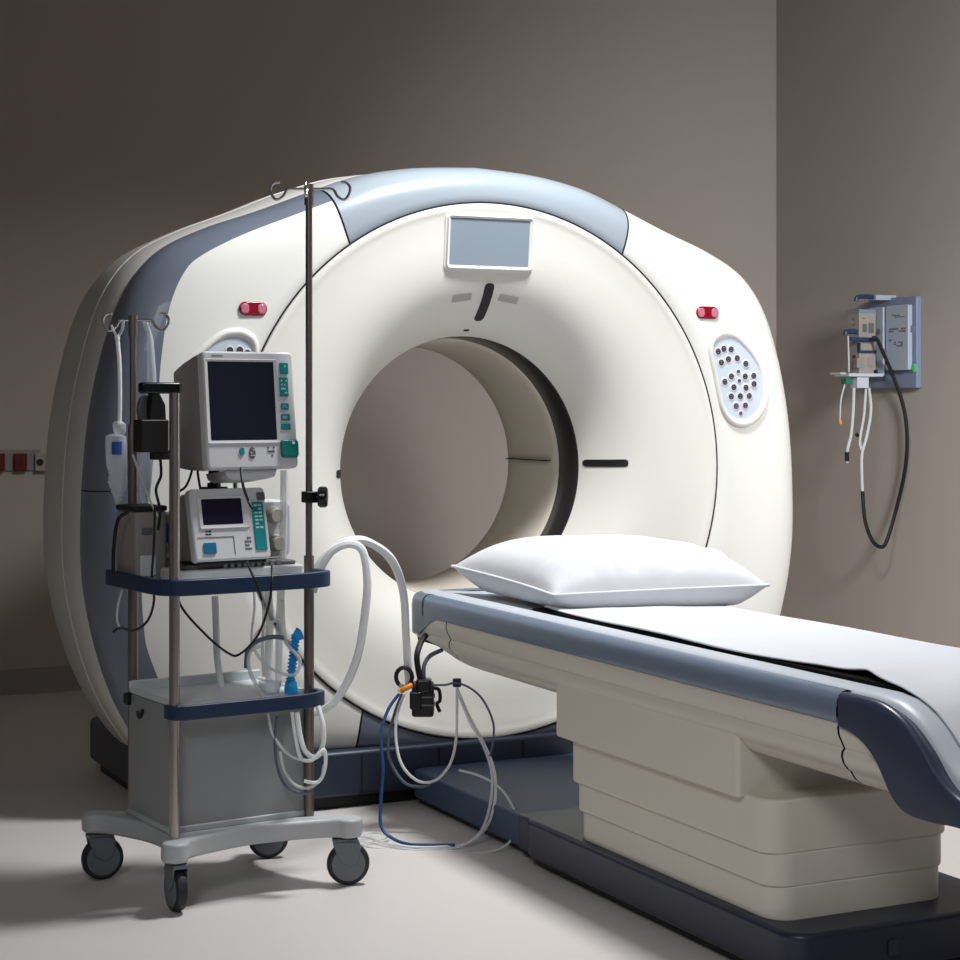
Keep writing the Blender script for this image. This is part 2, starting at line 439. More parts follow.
def railsec(p, tt):
    s = -p[1]; k = max(0, min(1, (.30-s)/.08)); zb = .576-.055*k
    return [(-.03, zb), (-.004, zb), (0, zb+.004), (.001, .60), (-.001, .618), (-.006, .629), (-.014, .635), (-.026, .637), (-.036, .634), (-.040, .632)]
sw(path, railsec).build('side_rail', 'rail_blue', t, 'blue-grey rail round the head and flanks', ang=60)
def creamsec(p, tt):
    s = -p[1]; k = max(0, min(1, (.5-s)/.3)); k = k*k; u = .05*k
    return [(-.012, .585), (-.006, .575), (-.004, .566), (-.006, .553), (-.014, .537), (-.019, .527), (-.014, .521), (-.013, .512), (-.017, .500+u*.3), (-.027, .487+u*.5), (-.034, .4835+u*.6), (-.037, .478+u*.7), (-.045, .467+u), (-.058, .458+u), (-.068, .455+u)]
pa = upath(2.36, nl=60)
nA = next(i for i, p in enumerate(pa) if -p[1] < .43); nB = next(i for i, p in enumerate(pa) if -p[1] < 2.165); N = len(pa)
pl = [(XL, -2.160)]+pa[nB:nA]+[(XL, -.424)]; pr = [(-x_+XL+XR, y_) for x_, y_ in pl][::-1]
sw(pl, creamsec).build('side_panel', 'cream', t, 'cream flank panel facing the trolley', ang=60)
sw(pr, creamsec).build('side_panel', 'cream', t, 'cream flank panel on the far side', ang=60)
hp = [(XL, -.418)]+[p for p in pa[nA:N-nA]]+[(XR, -.418)]
sw(hp, creamsec).build('head_panel', 'cream', t, 'cream panel at the head end', ang=60)
ep = [(p[0], p[1]-.0) for p in pa[:nB]]
ep = ep[:-1]+[(ep[-1][0], -2.1665)]
sw(ep, creamsec).build('foot_panel', 'cream', t, 'short cream panel beside the foot cap', ang=60)
sw([(-p[0]+XL+XR, p[1]) for p in ep][::-1], creamsec).build('foot_panel', 'cream', t, 'short cream panel on the far side of the foot', ang=60)
MB().loft([[(x, -s_, z) for x, z in ((XL+.058, zz+.003), (XL+.066, zz), (XR-.066, zz), (XR-.058, zz+.003))] for s_, zz in ((SH+.06, .503), (.3, .482), (.42, .459), (.52, .4545), (2.33, .4545))]).build('underside', 'cream', t)
c_ = MB().box(XL+.022, XR-.022, -2.3, -SH-.05, .50, .57).box(XL+.08, XR-.08, -2.2, -.40, .47, .50); c_.build('table_core', 'seam', t)
# tray following the foot's downward curl
def zt(s):
    return interp([(0, 0), (2.24, 0), (2.30, -.006), (2.35, -.022), (2.40, -.055), (2.44, -.092), (2.50, -.128), (2.62, -.15)], s)
ss = [.162, .185, .21]+[.25+.05*k for k in range(40)]+[2.24+.03*k for k in range(13)]
XC = (XL+XR)/2
def traysec(s):
    k = .03 if s < .17 else 0
    xs = [-.262, -.258, -.25, -.235, -.21, -.19, -.1, 0, .1, .19, .21, .235, .25, .258, .262]
    zs = [.600, .630, .637, .640, .641, .636, .630, .629, .630, .636, .641, .640, .637, .630, .600]
    return [(XC+x*(1-k), -s, z+zt(s)-k*.2) for x, z in zip(xs, zs)]
MB().loft([traysec(s) for s in ss]).build('table_top', 'tray_white', t, 'pale grey-white tray of the table', ang=60)
def matsec(s, z0=.630, th=.014):
    xs = [-.196, -.192, -.1, 0, .1, .192, .196, .192, -.192]
    zs = [z0+.004, z0+th, z0+th-.003, z0+th-.004, z0+th-.003, z0+th, z0+.004, z0-.004, z0-.004]
    return [(XC+x, -s, z+zt(s)) for x, z in zip(xs, zs)]
MB().loft([matsec(s) for s in ss if .74 < s < 2.58]).build('mattress', 'mattress', t, 'thin black mattress', ang=60)
# foot cap
top = [(2.172, .637), (2.26, .637), (2.31, .630), (2.36, .610), (2.41, .572), (2.45, .532), (2.50, .503), (2.57, .49), (2.64, .485)]
bot = [(2.64, .45), (2.5, .451), (2.454, .447), (2.404, .446), (2.372, .448), (2.347, .457), (2.325, .474), (2.307, .497), (2.285, .525), (2.26, .545), (2.235, .558), (2.20, .568), (2.172, .572)]
pol = [(p.x, p.y) for p in cr([(a, b, 0) for a, b in top], 3)]+[(p.x, p.y) for p in cr([(a, b, 0) for a, b in bot], 3)]
xs = [(-.294, .055), (-.292, .02), (-.287, .006), (-.278, .004), (-.262, .036)]
m = MB()
def capring(x, ins):
    cx = sum(p[0] for p in pol)/len(pol); out = []
    n = len(pol)
    for i, (a, b) in enumerate(pol):
        a0, b0 = pol[i-1]; a1, b1 = pol[(i+1) % n]; d = Vector((a1-a0, b1-b0)); d = d.normalized() if d.length else Vector((1, 0))
        nx, ny = d.y, -d.x
        istop = i < len(top)*3-2
        kk = ins*(1 if istop else .0)
        out.append((XC+x, -(a-(nx if ny > 0 else -nx)*kk*0), b-kk*.35 if istop else b))
    return out
rings = [capring(x, i) for x, i in xs]+[capring(-x, i) for x, i in xs[::-1]]
m.loft(rings).build('foot_cap', 'cap_blue', t, 'dark blue foot cap curling down', ang=50, bevel=.006)
MB().box(XC-.298, XC-.285, -2.532, -2.529, .452, .50).build('cap_seam', 'seam', t)
MB().tube([(XL-.0005, -.275, .578), (XL-.0015, -.275, .604), (XL+.0005, -.275, .620), (XL+.006, -.275, .6305), (XL+.02, -.275, .637), (XL+.036, -.275, .6345)], .0013, 6, 4).build('rail_seam', 'seam', t)
# pedestal tiers
def tier(x0, x1, s0, s1, z0, z1, r, nm='pedestal_tier'):
    MB().prism(rrect(x0, x1, -s1, -s0, r, 8), z0, z1).build(nm, 'pedestal', t, bevel=.006)
tier(-.312, .20, 1.01, 1.80, .362, .50, .012)
tier(-.292, .185, 1.025, 1.885, .258, .370, .055)
tier(-.284, .175, 1.04, 1.885, .190, .262, .055)
tier(-.277, .168, 1.05, 1.885, .120, .194, .055)
MB().box(-.3, .19, -1.79, -1.0, .40, .52).build('column', 'pedestal', t)
# base
def base(x0, x1, s0, s1, z0, z1, r, nm, m_, bev=.012, lab=None):
    return MB().prism(rrect(x0, x1, -s1, -s0, r, 8), z0, z1).build(nm, m_, t, lab, bevel=bev)
base(-.30, .30, .80, 1.985, .028, .124, .06, 'base_plate', 'base_navy', .012, 'navy base under the pedestal')
base(-.27, .27, .83, 1.95, 0, .04, .05, 'base_foot', 'black')
base(-.285, .30, .75, .83, .03, .118, .02, 'base_step', 'base_navy', .008)
base(-.262, .29, .03, .76, .022, .104, .03, 'floor_plate', 'plate_blue', .010, 'blue-grey floor plate towards the ring')
base(-.24, .27, .02, .78, 0, .03, .02, 'plate_foot', 'black')
MB().prism(rrect(.06, .085, .06, .09, .004), 0, .002).build('base_mark', 'plinth_navy', t).matrix_local = Matrix.Translation((-.135, -1.9875, 0)) @ Matrix.Rotation(R(90), 4, 'X')

# ------------------------------------------------------------------ pillow and sheet
def pillow():
    c = {(0, 0): (-.245, -.27, .713), (0, 1): (-.235, -.86, .686), (1, 1): (.300, -1.035, .704), (1, 0): (.36, -.40, .70)}   # (u,v): u across, v toward the foot
    n = 70; rows_t, rows_b = [], []
    rnd = random.Random(3)
    for i in range(n+1):
        rt, rb = [], []
        for j in range(n+1):
            u, v = i/n, j/n; a, b = 2*u-1, 2*v-1
            # pinch the sides inwards so the corners stand out
            pu = 1-.085*(1-a*a)**1.2*0-.07*(1-b*b)*abs(a)**3*0
            uu = .5+.5*a*(1-.06*(1-b*b)**1.0*abs(a)**2); vv = .5+.5*b*(1-.03*(1-a*a)**1.0*abs(b)**2)
            p = Vector((0, 0, 0))
            for (cu, cv_), q in c.items(): p += Vector(q)*((uu if cu else 1-uu)*(vv if cv_ else 1-vv))
            f = max(0, (1-a**4))*max(0, (1-b**4)); f = f**.62
            edge = max(0, 1-max(abs(a), abs(b))); 
            fold = abs(math.sin(11*u+7*v+2.2*math.sin(5*v+2*u)))**.6-.6
            far = min(1, max(0, (b-.1)*1.6))*(1-a**4)
            wr = .026*far*fold*math.exp(-((edge-.28)/.17)**2)+.013*far*(abs(math.sin(19*u-13*v+1.6*math.sin(9*u+4*v)))**.55-.7)*math.exp(-((edge-.24)/.15)**2)
            lowc = p.z
            base_z = .649
            zt_ = lowc + f*(.108-(lowc-.70)*.6)+wr*f**.3
            zb_ = max(base_z, lowc-min(1, 1.25*(max(0, 1-abs(a)**2.6)*max(0, 1-abs(b)**5))**.55)*.09) if f > 0 else lowc
            if f > 0: zb_ = min(zb_, zt_)
            rt.append((p.x, p.y, zt_)); rb.append((p.x, p.y, zb_ if min(i, j, n-i, n-j) else lowc-.0))
        rows_t.append(rt); rows_b.append(rb)
    m = MB(SC.M); m.grid(rows_t); m.grid(rows_b)
    # flange piping along the seam
    ed = [rows_t[i][0] for i in range(n)]+[rows_t[n][j] for j in range(n)]+[rows_t[n-i][n] for i in range(n)]+[rows_t[0][n-j] for j in range(n)]
    m.tube([Vector(e) for e in ed], .0045, 8, 1, closed=True)
    return m
solo(pillow().build('pillow', 'linen', ang=80, sub=1), 'plump white pillow lying at the head of the scanner table', 'pillow')
def sheet():
    rows = []; n = 90; mm = 34
    for i in range(n+1):
        s = .78+1.86*i/n
        xl = interp([(.6, -.225), (.80, -.225), (1.0, -.235), (1.3, -.242), (1.6, -.245), (1.8, -.235), (2.0, -.215), (2.08, -.207), (2.14, -.228), (2.28, -.255), (2.7, -.275)], s)
        xr = .238
        row = []
        for j in range(mm+1):
            f = j/mm; x = xl+(xr-xl)*f
            z = .6475+zt(s)+.0015
            z += .004*math.sin(s*9+x*5)*math.sin(x*8+1)*.6
            z += .003*math.sin((s*.8+x)*34)*max(0, math.sin(s*4-1))*.5
            lift = math.exp(-((s-2.10)/.06)**2)*.010+math.exp(-((s-.74)/.08)**2)*.0
            z += lift*max(0, 1-f*5)
            if x < XC-.205: z -= .004*min(1, (XC-.205-x)/.03)
            if f > .93: z -= .022*((f-.93)/.07)**1.5
            row.append((x, -s, z))
        rows.append(row)
    return MB(SC.M).grid(rows)
solo(sheet().build('bed_sheet', 'sheet', solid=.006, ang=80, sub=1), 'white sheet spread along the scanner table below the pillow', 'sheet')

# ------------------------------------------------------------------ equipment cart
c = thing('equipment_cart', 'grey medical trolley on four casters with navy shelf rails and steel poles', 'trolley', CT)
WH = [(-.252, .158, 25), (-.212, -.215, 118), (.228, -.219, 10), (.186, .125, 8)]
cx0 = -.02; cy0 = -.04
def foot_outline():
    pts = []
    order = [1, 2, 3, 0]; W = .033
    for i, k in enumerate(order):
        x, y, _ = WH[k]; d = (Vector((x-cx0, y-cy0))*Vector((.75, 1.0))).normalized() if False else Vector((math.copysign(.72, x-cx0), math.copysign(.69, y-cy0))).normalized()
        n = Vector((-d.y, d.x)); e = Vector((x, y))+d*.01
        for a in range(-90, 91, 22):
            q = e+d*math.cos(R(a))*W+n*math.sin(R(a))*W; pts.append((q.x, q.y))
        # concave waist to the next foot
        x2, y2, _ = WH[order[(i+1) % 4]]; d2 = Vector((math.copysign(.72, x2-cx0), math.copysign(.69, y2-cy0))).normalized(); n2 = Vector((-d2.y, d2.x))
        a_ = Vector(pts[-1]); b_ = Vector((x2, y2))+d2*.01-n2*W
        mid = (Vector((x, y))+Vector((x2, y2)))/2; cen = Vector((cx0, cy0)); ctrl = mid+(cen-mid).normalized()*(.035 if i % 2 == 0 else .03)
        a1_ = a_-d*.05; b1_ = b_-d2*.05
        for p in cr([Vector((q.x, q.y, 0)) for q in (a_, a1_, ctrl, b1_, b_)], 5)[1:-1]: pts.append((p.x, p.y))
    return pts
MB().prism(foot_outline(), .118, .165).build('cart_base', 'cart_grey', c, bevel=.010)
for x, y, a in WH:
    fw = Matrix.Translation((x, y, 0)) @ Matrix.Rotation(R(a-33.5), 4, 'Z')
    k = MB(fw).cyl((0, 0, .09), (0, 0, .125), .013).prism([(-.03, .112), (.032, .112), (.038, .095), (.03, .055), (.008, .048), (-.012, .06), (-.026, .09)], -.019, -.015, 'XZ')
    k.prism([(-.03, .112), (.032, .112), (.038, .095), (.03, .055), (.008, .048), (-.012, .06), (-.026, .09)], .015, .019, 'XZ').box(-.03, .03, -.019, .019, .104, .114)
    ca = k.build('caster', 'hub_grey', c, bevel=.002)
    MB(fw).lathe([(.012, -.0135), (.046, -.0135), (.0505, -.010), (.0525, 0), (.0505, .010), (.046, .0135), (.012, .0135)], (.008, 0, .0525), 'Y', 40, closed=True).build('wheel', 'tyre', ca)
    MB(fw).lathe([(.0, -.0145), (.040, -.0145), (.042, -.0125), (.042, .0125), (.040, .0145), (0, .0145)], (.008, 0, .0525), 'Y', 36).build('wheel_disc', 'hub_grey', ca)
# cabinet with tray top
CF, CB, CL, CR_ = -.150, .105, -.198, .158
MB().prism(rrect(CL, CR_, CF, CB, .008), .166, .462).build('cabinet', 'cabinet_grey', c, 'grey steel cabinet between the poles', bevel=.004)
MB().prism(rrect(CL-.004, CR_+.004, CF-.004, CB+.004, .008), .164, .180).build('cabinet_skirt', 'cart_grey', c, bevel=.004)
m = MB()
for (a0, a1, b0, b1, h) in ((CL, CR_, CB-.012, CB, .03), (CL, CL+.010, CF, CB, .016), (CR_-.01, CR_, CF, CB, .012)):
    m.box(a0, a1, b0, b1, .462, .462+h)
m.box(CL+.008, CR_-.008, CF, CB-.008, .460, .468)
m.build('tray', 'tray_grey', c, 'pale grey tray on the cabinet', bevel=.004)
q = CT.onX(141, 715, CL)
MB().tube([(CL-.004, q.y+.012, q.z+.008), (CL-.004, q.y+.005, q.z-.004), (CL-.004, q.y-.004, q.z-.003), (CL-.004, q.y-.016, q.z+.010), (CL-.004, q.y-.018, q.z+.016)], .004, 8).build('cabinet_catch', 'black', c)
MB().box(CL-.012, CL+.006, CB-.02, CB+.004, .435, .462).build('corner_block', 'black', c, bevel=.003)
# poles
FP = CT.onZ(174.5, 838, .166); RP = CT.onZ(309, 815, .166)
LPx = -.172; LP = CT.onX(133, 700, LPx); 
ztop = lambda P_, py: CT.onY(0, py, P_.y).z
def poleZ(p, px, py): 
    Y = (CT.M @ Vector((p.x, p.y, 0))).y; return CAMH-(py-HOR)/F*Y
zf = poleZ(FP, 0, 392); zr = poleZ(RP, 0, 189); zl = poleZ(LP, 0, 319)
MB().cyl((FP.x, FP.y, .165), (FP.x, FP.y, zf), .0125).build('pole', 'steel', c, 'thick front pole ending in a black grip')
rp = MB().cyl((RP.x, RP.y, .165), (RP.x, RP.y, .80), .0125).cyl((RP.x, RP.y, .80), (RP.x, RP.y, zr), .0085)
rpo = rp.build('drip_pole', 'dark_steel', c, 'tall pole with four hooks')
lpo = MB().cyl((LP.x, LP.y, .165), (LP.x, LP.y, 1.12), .0125).cyl((LP.x, LP.y, 1.12), (LP.x, LP.y, zl), .0085).build('drip_pole', 'dark_steel', c, 'shorter rear pole with hooks')
def hooks(par, p, z, arm, arm2, sc, yawl, n4=True):
    X = Matrix.Translation((p.x, p.y, z)) @ Matrix.Rotation(yawl, 4, 'Z')
    MB(X).cyl((0, 0, -.04), (0, 0, .012), .0115).build('pole_cap', 'dark_steel', par)
    for sgn in (-1, 1):
        a = arm if sgn < 0 else arm2
        pts = [(0, 0, 0), (sgn*(a-.045)*.6, 0, .0), (sgn*(a-.04), 0, -.001), (sgn*(a-.028), 0, -.018), (sgn*(a-.012), 0, -.026), (sgn*a, 0, -.012), (sgn*(a+.002), 0, .004), (sgn*(a-.007), 0, .015), (sgn*(a-.02), 0, .016)]
        MB(X).tube(pts, .0034, 8, 6).build('hook', 'chrome', par)
    if n4:
        for sgn in (-1, 1):
            b = .085
            pts = [(0, 0, -.006), (0, sgn*b*.5, -.006), (0, sgn*(b-.03), -.008), (0, sgn*(b-.015), -.024), (0, sgn*b, -.024), (0, sgn*(b+.008), -.008), (0, sgn*b, .004)]
            MB(X).tube(pts, .0034, 8, 6).build('hook', 'chrome', par)
hooks(rpo, RP, zr, .092, .098, 1, R(-33.5))
hooks(lpo, LP, zl-.003, .072, .086, 1, R(-33.5), False)
# grip on the front pole
Z = zf
g1 = CT.onY(144, 386, FP.y+.02); 
MB().prism(rrect(FP.x-.088, FP.x+.016, FP.y-.014, FP.y+.014, .012), Z-.004, Z+.022).build('grip', 'black_gloss', c, 'black grip on the front pole', bevel=.006)
# knob clamp on the tall pole
kz = poleZ(RP, 0, 497)
kk = MB().box(RP.x-.014, RP.x+.016, RP.y-.016, RP.y+.016, kz-.014, kz+.014).build('knob_clamp', 'black_gloss', c, bevel=.003)
kd = Matrix.Translation((RP.x, RP.y, kz)) @ Matrix.Rotation(R(-33.5), 4, 'Z')
MB(kd).lathe([(0, 0), (.007, 0), (.007, .02), (.022, .022), (.026, .027), (.026, .040), (.022, .045), (0, .046)], (0, 0, 0), 'X', 24).build('knob', 'black_gloss', kk)
# navy shelf rails
def hrail(path, z0, z1, th, name, lab):
    pts = cr([Vector((x, y, 0)) for x, y in path], 6); rows = []
    for i, p in enumerate(pts):
        d = (pts[min(i+1, len(pts)-1)]-pts[max(i-1, 0)]).normalized(); n = Vector((-d.y, d.x, 0))
        rows.append([p+n*th/2+Vector((0, 0, z0)), p+n*th/2+Vector((0, 0, z1)), p-n*th/2+Vector((0, 0, z1)), p-n*th/2+Vector((0, 0, z0))])
    return MB().loft(rows).build(name, 'navy_rail', c, lab, bevel=.004)
yF = FP.y-.022
hrail([(-.240, .13), (-.241, .02), (-.239, yF+.06), (-.222, yF+.02), (-.19, yF), (-.08, yF-.004), (.06, yF-.003), (.155, yF+.004), (.188, yF+.018), (.198, yF+.045), (.194, yF+.12)], .727, .765, .016, 'shelf_rail', 'navy rail round the upper shelf')
hrail([(-.218, yF+.045), (-.217, yF+.02), (-.2, yF+.002), (-.17, yF-.002), (-.02, yF-.004), (.11, yF-.002), (.15, yF+.004), (.174, yF+.018), (.181, yF+.042), (.178, yF+.09)], .440, .474, .016, 'shelf_rail', 'navy rail along the lower tray')
MB().prism(rrect(-.224, .188, yF+.008, .12, .02), .733, .747).build('upper_shelf', 'tray_grey', c, 'pale grey upper shelf', bevel=.003)
SHZ = .747

# ------------------------------------------------------------------ patient monitor (tilted back on a stalk)
def glyphs(m, x0, x1, y, z0, z1, nr, nc, dens=.7, seed=1, dep=.0012):
    rd = random.Random(seed)
    for i in range(nr):
        for j in range(nc):
            if rd.random() > dens: continue
            a = x0+(x1-x0)*(j+.1)/nc; b = x0+(x1-x0)*(j+.85)/nc; zc = z0+(z1-z0)*(i+.5)/nr; h = (z1-z0)/nr*.28*rd.uniform(.6, 1)
            m.box(a, b, y-dep, y, zc-h, zc+h)
    return m
mp = CT.onY(208, 470, -.150); mq = CT.onY(299, 466, -.150)
mw = mq.x-mp.x; wloc = CT.M @ Vector((mp.x, -.150, mp.z))
TILT = Matrix.Rotation(R(-6.5), 4, 'X')
mon = thing('patient_monitor', 'boxy grey monitor with blank dark screen on a stalk above the trolley', 'monitor', loc=wloc, yaw=CT.yaw)
W_, H_ = mw, .285
B = MB(TILT); B.prism(rrect(0, W_, 0, H_, .012), 0, .035, 'XZ'); B.build('front_frame', 'device_grey', mon, bevel=.007)
def ring_(k, y): 
    return [(W_/2+(x-W_/2)*k, y, H_*.49+(z-H_*.49)*k) for x, z in rrect(0, W_, 0, H_, .014)]
MB(TILT).loft([ring_(.985, .03), ring_(.985, .06), ring_(.93, .14), ring_(.86, .21), ring_(.8, .215)]).build('housing', 'device_side', mon, 'darker grey back housing', bevel=.004)
sx = lambda f: W_*f; sz = lambda f: H_*(1-f)
def mx_(x, y):      # from the zoomed photograph crop to the front face
    return ((x-235-(y-100)*.085)/645*W_, (1-(y-95)/745)*H_)
def mrect(x0, x1, y0, y1):
    a = mx_(x0, (y0+y1)/2); b = mx_(x1, (y0+y1)/2); return a[0], b[0], mx_(0, y1)[1], mx_(0, y0)[1]
x0, x1, z0, z1 = mrect(295, 755, 165, 655)
fr = MB(TILT)
rows = [[(p[0], y, p[1]) for p in rrect(a, b, cc, d, r_)] for a, b, cc, d, r_, y in ((x0-.012, x1+.010, z0-.010, z1+.008, .004, 0), (x0-.010, x1+.009, z0-.008, z1+.006, .004, -.003), (x0, x1, z0, z1, .002, -.0005))]
fr.grid(rows, cv=True).build('bezel', 'device_grey', mon)
MB(TILT).prism(rrect(x0-.001, x1+.001, z0-.001, z1+.001, .002), -.0012, .01, 'XZ').build('screen', 'screen_dark', mon, 'blank dark screen')
for i, (a, b, y0_, y1_) in enumerate(((785, 845, 165, 238), (787, 848, 258, 382), (801, 855, 425, 467), (804, 866, 494, 536), (806, 872, 554, 594))):
    xa, xb, za, zb = mrect(a, b, y0_, y1_)
    k = MB(TILT).prism(rrect(xa, xb, za, zb, .002), -.003, .005, 'XZ').build('soft_key', 'teal', mon, bevel=.001)
    if i < 4: glyphs(MB(TILT), xa+.003, xb-.003, -.003, za+.004, zb-.004, 4 if i == 1 else 2, 4, .6, i+5, .0005).build('key_mark', 'pale_mark', k)
xa, xb, za, zb = mrect(805, 925, 660, 772)
k = MB(TILT).prism(rrect(xa, xb+.002, za, zb, .008), -.008, .02, 'XZ').build('rotary_key', 'teal_dark', mon, 'large dark teal corner key', bevel=.004)
MB(TILT).prism(ellipse(xa+.7*(xb-xa), za+.82*(zb-za), .004, .004, 12), -.0095, -.005, 'XZ').build('key_spot', 'device_grey', k)
e = mx_(530, 728); MB(TILT).prism(ellipse(e[0], e[1], .0068, .0098, 20), -.003, .005, 'XZ').build('round_key', 'teal', mon, bevel=.001)
e = mx_(604, 738); k = MB(TILT).prism(ellipse(e[0], e[1], .0085, .0145, 20), -.002, .005, 'XZ').build('oval_key', 'device_dark', mon, bevel=.001)
glyphs(MB(TILT), e[0]-.006, e[0]+.006, -.002, e[1]-.010, e[1]+.010, 3, 2, .8, 4, .0008).build('key_mark', 'device_grey', k)
xa, xb, za, zb = mrect(712, 765, 695, 768); glyphs(MB(TILT), xa, xb, -.0, za, zb, 3, 4, .8, 2).build('face_marks', 'device_dark', mon)
xa, xb, za, zb = mrect(300, 380, 118, 130); glyphs(MB(TILT), xa, xb, -.0, za, zb, 1, 7, .8, 6).build('face_marks', 'trunk_grey', mon)
MB(TILT).prism([(W_*.22, 0), (W_*.80, 0), (W_*.77, -.018), (W_*.66, -.024), (W_*.3, -.024), (W_*.24, -.016)], .02, .13, 'XZ').build('underside', 'device_grey', mon, bevel=.003)
# stalk belongs to the monitor: post, wing knob, socket
stq = CT.onY(214, 480, .045); st = (stq.x-mp.x, .195)
MB().cyl((st[0], st[1], .02), (st[0], st[1], SHZ-wloc.z+.02), .010).build('stalk', 'dark_steel', mon)
MB().cyl((st[0], st[1], .0), (st[0], st[1], -.022), .014).cyl((st[0], st[1], -.022), (st[0], st[1], -.04), .009).cyl((st[0], st[1], -.04), (st[0], st[1], -.058), .017).build('stalk_collar', 'black', mon, bevel=.002)
kx = Matrix.Translation((st[0], st[1], 0)) @ Matrix.Rotation(R(-20), 4, 'Z')
MB(kx).prism(rrect(-.034, .034, -.010, .010, .009), -.060, -.050).build('wing_knob', 'black', mon, bevel=.002)
MB().prism(rrect(st[0]-.022, st[0]+.03, st[1]-.025, st[1]+.025, .01), SHZ-wloc.z, SHZ-wloc.z+.022).build('stalk_foot', 'black', mon, bevel=.003)

# ------------------------------------------------------------------ flat unit, second device, dial module, pump on the upper shelf
a = CT.onY(168, 590, -.13); 
fu = thing('shelf_unit', 'flat pale grey unit lying on the upper trolley shelf under the smaller screen', 'medical unit', loc=CT.w(0, -.02, SHZ), yaw=CT.yaw)
MB().prism(rrect(-.17, .165, -.11, .004, .012), 0, .030).build('case', 'device_grey', fu, bevel=.006)
MB().prism(rrect(-.155, .150, -.098, .004, .010), .030, .040).build('top_cover', 'device_dark', fu, 'dark ribbed top', bevel=.003)
for i in range(9): MB().box(-.05+i*.018, -.040+i*.018, -.104, -.09, .028, .043).build('connector', 'device_side', fu, bevel=.002)
dp = CT.onY(196, 563, -.150); dq = CT.onY(272, 557, -.150); dtop = CT.onY(0, 491, -.150)
dw = dq.x-dp.x; DZ = SHZ+.041; dh = CT.onY(230, 490, -.115).z-DZ
dv = thing('bedside_monitor', 'smaller grey wedge-shaped monitor with purple-black screen and teal keys on the shelf', 'monitor', loc=CT.w(dp.x, -.150, DZ), yaw=CT.yaw)
T2 = Matrix.Translation((0, 0, .010)) @ Matrix.Rotation(R(-14), 4, 'X')
MB(T2).prism(rrect(0, dw, 0, dh, .010), 0, .03, 'XZ').build('front_frame', 'device_grey', dv, bevel=.006)
MB().prism([(.012, .008), (.13, .0), (.14, .05), (.135, .14), (.10, dh-.012), (.068, dh-.008), (.04, .09)], .004, dw-.004, 'YZ').build('housing', 'device_side', dv, bevel=.006)
MB().box(.01, dw-.01, .006, .12, 0, .012).build('foot', 'black', dv, bevel=.003)
def d2(x0, x1, y0, y1):
    f = lambda x, y: (x-422-(y-110)*.12)/350*dw
    ym = (y0+y1)/2; g_ = lambda y: (1-(y-100)/325)*dh
    return f(x0, ym), f(x1, ym), g_(y1), g_(y0)
x0, x1, z0, z1 = d2(485, 665, 150, 262)
MB(T2).grid([[(p[0], y, p[1]) for p in rrect(x0-a_, x1+a_*1.6, z0-a_, z1+a_*.6, .004)] for a_, y in ((.012, 0), (.010, -.004), (.0, -.001))], cv=True).build('bezel', 'device_grey', dv)
MB(T2).prism(rrect(x0-.001, x1+.001, z0-.001, z1+.001, .003), -.002, .01, 'XZ').build('screen', 'screen_purple', dv, 'purple-black screen')
xa, xb, za, zb = d2(722, 775, 168, 385)
ks = MB(T2).prism([(xa, za), (xb, za), (xb-.0, zb), (xa, zb)], -.003, .006, 'XZ').build('key_strip', 'teal', dv, bevel=.001)
glyphs(MB(T2), xa+.004, xb-.004, -.003, za+.05, zb-.004, 7, 2, .75, 9, .0006).build('key_mark', 'pale_mark', ks)
xa, xb, za, zb = d2(735, 772, 125, 160); MB(T2).prism(rrect(xa, xb, za, zb, .003), -.003, .006, 'XZ').build('grey_key', 'device_dark', dv)
xa, xb, za, zb = d2(493, 550, 343, 392); MB(T2).prism(rrect(xa, xb, za, zb, .004), -.004, .006, 'XZ').build('blue_key', 'blue_button', dv, bevel=.001)
xa, xb, za, zb = d2(470, 635, 318, 400); 
MB(T2).box(xa, xb, -.0015, .004, zb-.001, zb).box(xb-.001, xb, -.0015, .004, za, zb).build('panel_line', 'device_dark', dv)
xa, xb, za, zb = d2(682, 715, 320, 385); glyphs(MB(T2), xa, xb, 0, za, zb, 4, 3, .8, 3).build('face_marks', 'device_dark', dv)
xa, xb, za, zb = d2(500, 528, 285, 312); glyphs(MB(T2), xa, xb, 0, za, zb, 2, 2, .9, 3).build('face_marks', 'black', dv)
# dial module
gp = CT.onY(258, 566, -.03); gq = CT.onY(291, 500, -.03)
gm = thing('dial_module', 'white module with two round beige dials behind the wedge-shaped monitor', 'medical unit', loc=CT.w(gp.x-.02, -.03, SHZ+.042), yaw=CT.yaw)
gw = gq.x-gp.x+.02; gh = gq.z-SHZ-.042
MB().prism(rrect(0, gw, 0, gh, .02), 0, .08, 'XZ').build('case', 'device_grey', gm, bevel=.006)
for px, py in ((273, 515), (275.5, 543)):
    k = CT.onY(px, py, -.03); x, z = k.x-gp.x+.02, k.z-SHZ-.042
    MB().lathe([(0, -.026), (.016, -.026), (.0185, -.022), (.0195, -.004), (.022, 0)], (x, 0, z), 'Y', 24).build('dial', 'dial', gm)
k = CT.onY(283, 529, -.03); glyphs(MB(), k.x-gp.x+.010, k.x-gp.x+.030, 0, k.z-SHZ-.042-.012, k.z-SHZ-.042+.012, 3, 3, .8, 8).build('face_marks', 'trunk_grey', gm)
k = CT.onY(286, 513, -.03); MB().box(k.x-gp.x+.015, k.x-gp.x+.023, -.002, .01, k.z-SHZ-.042-.012, k.z-SHZ-.042+.012).build('indicator', 'device_dark', gm)
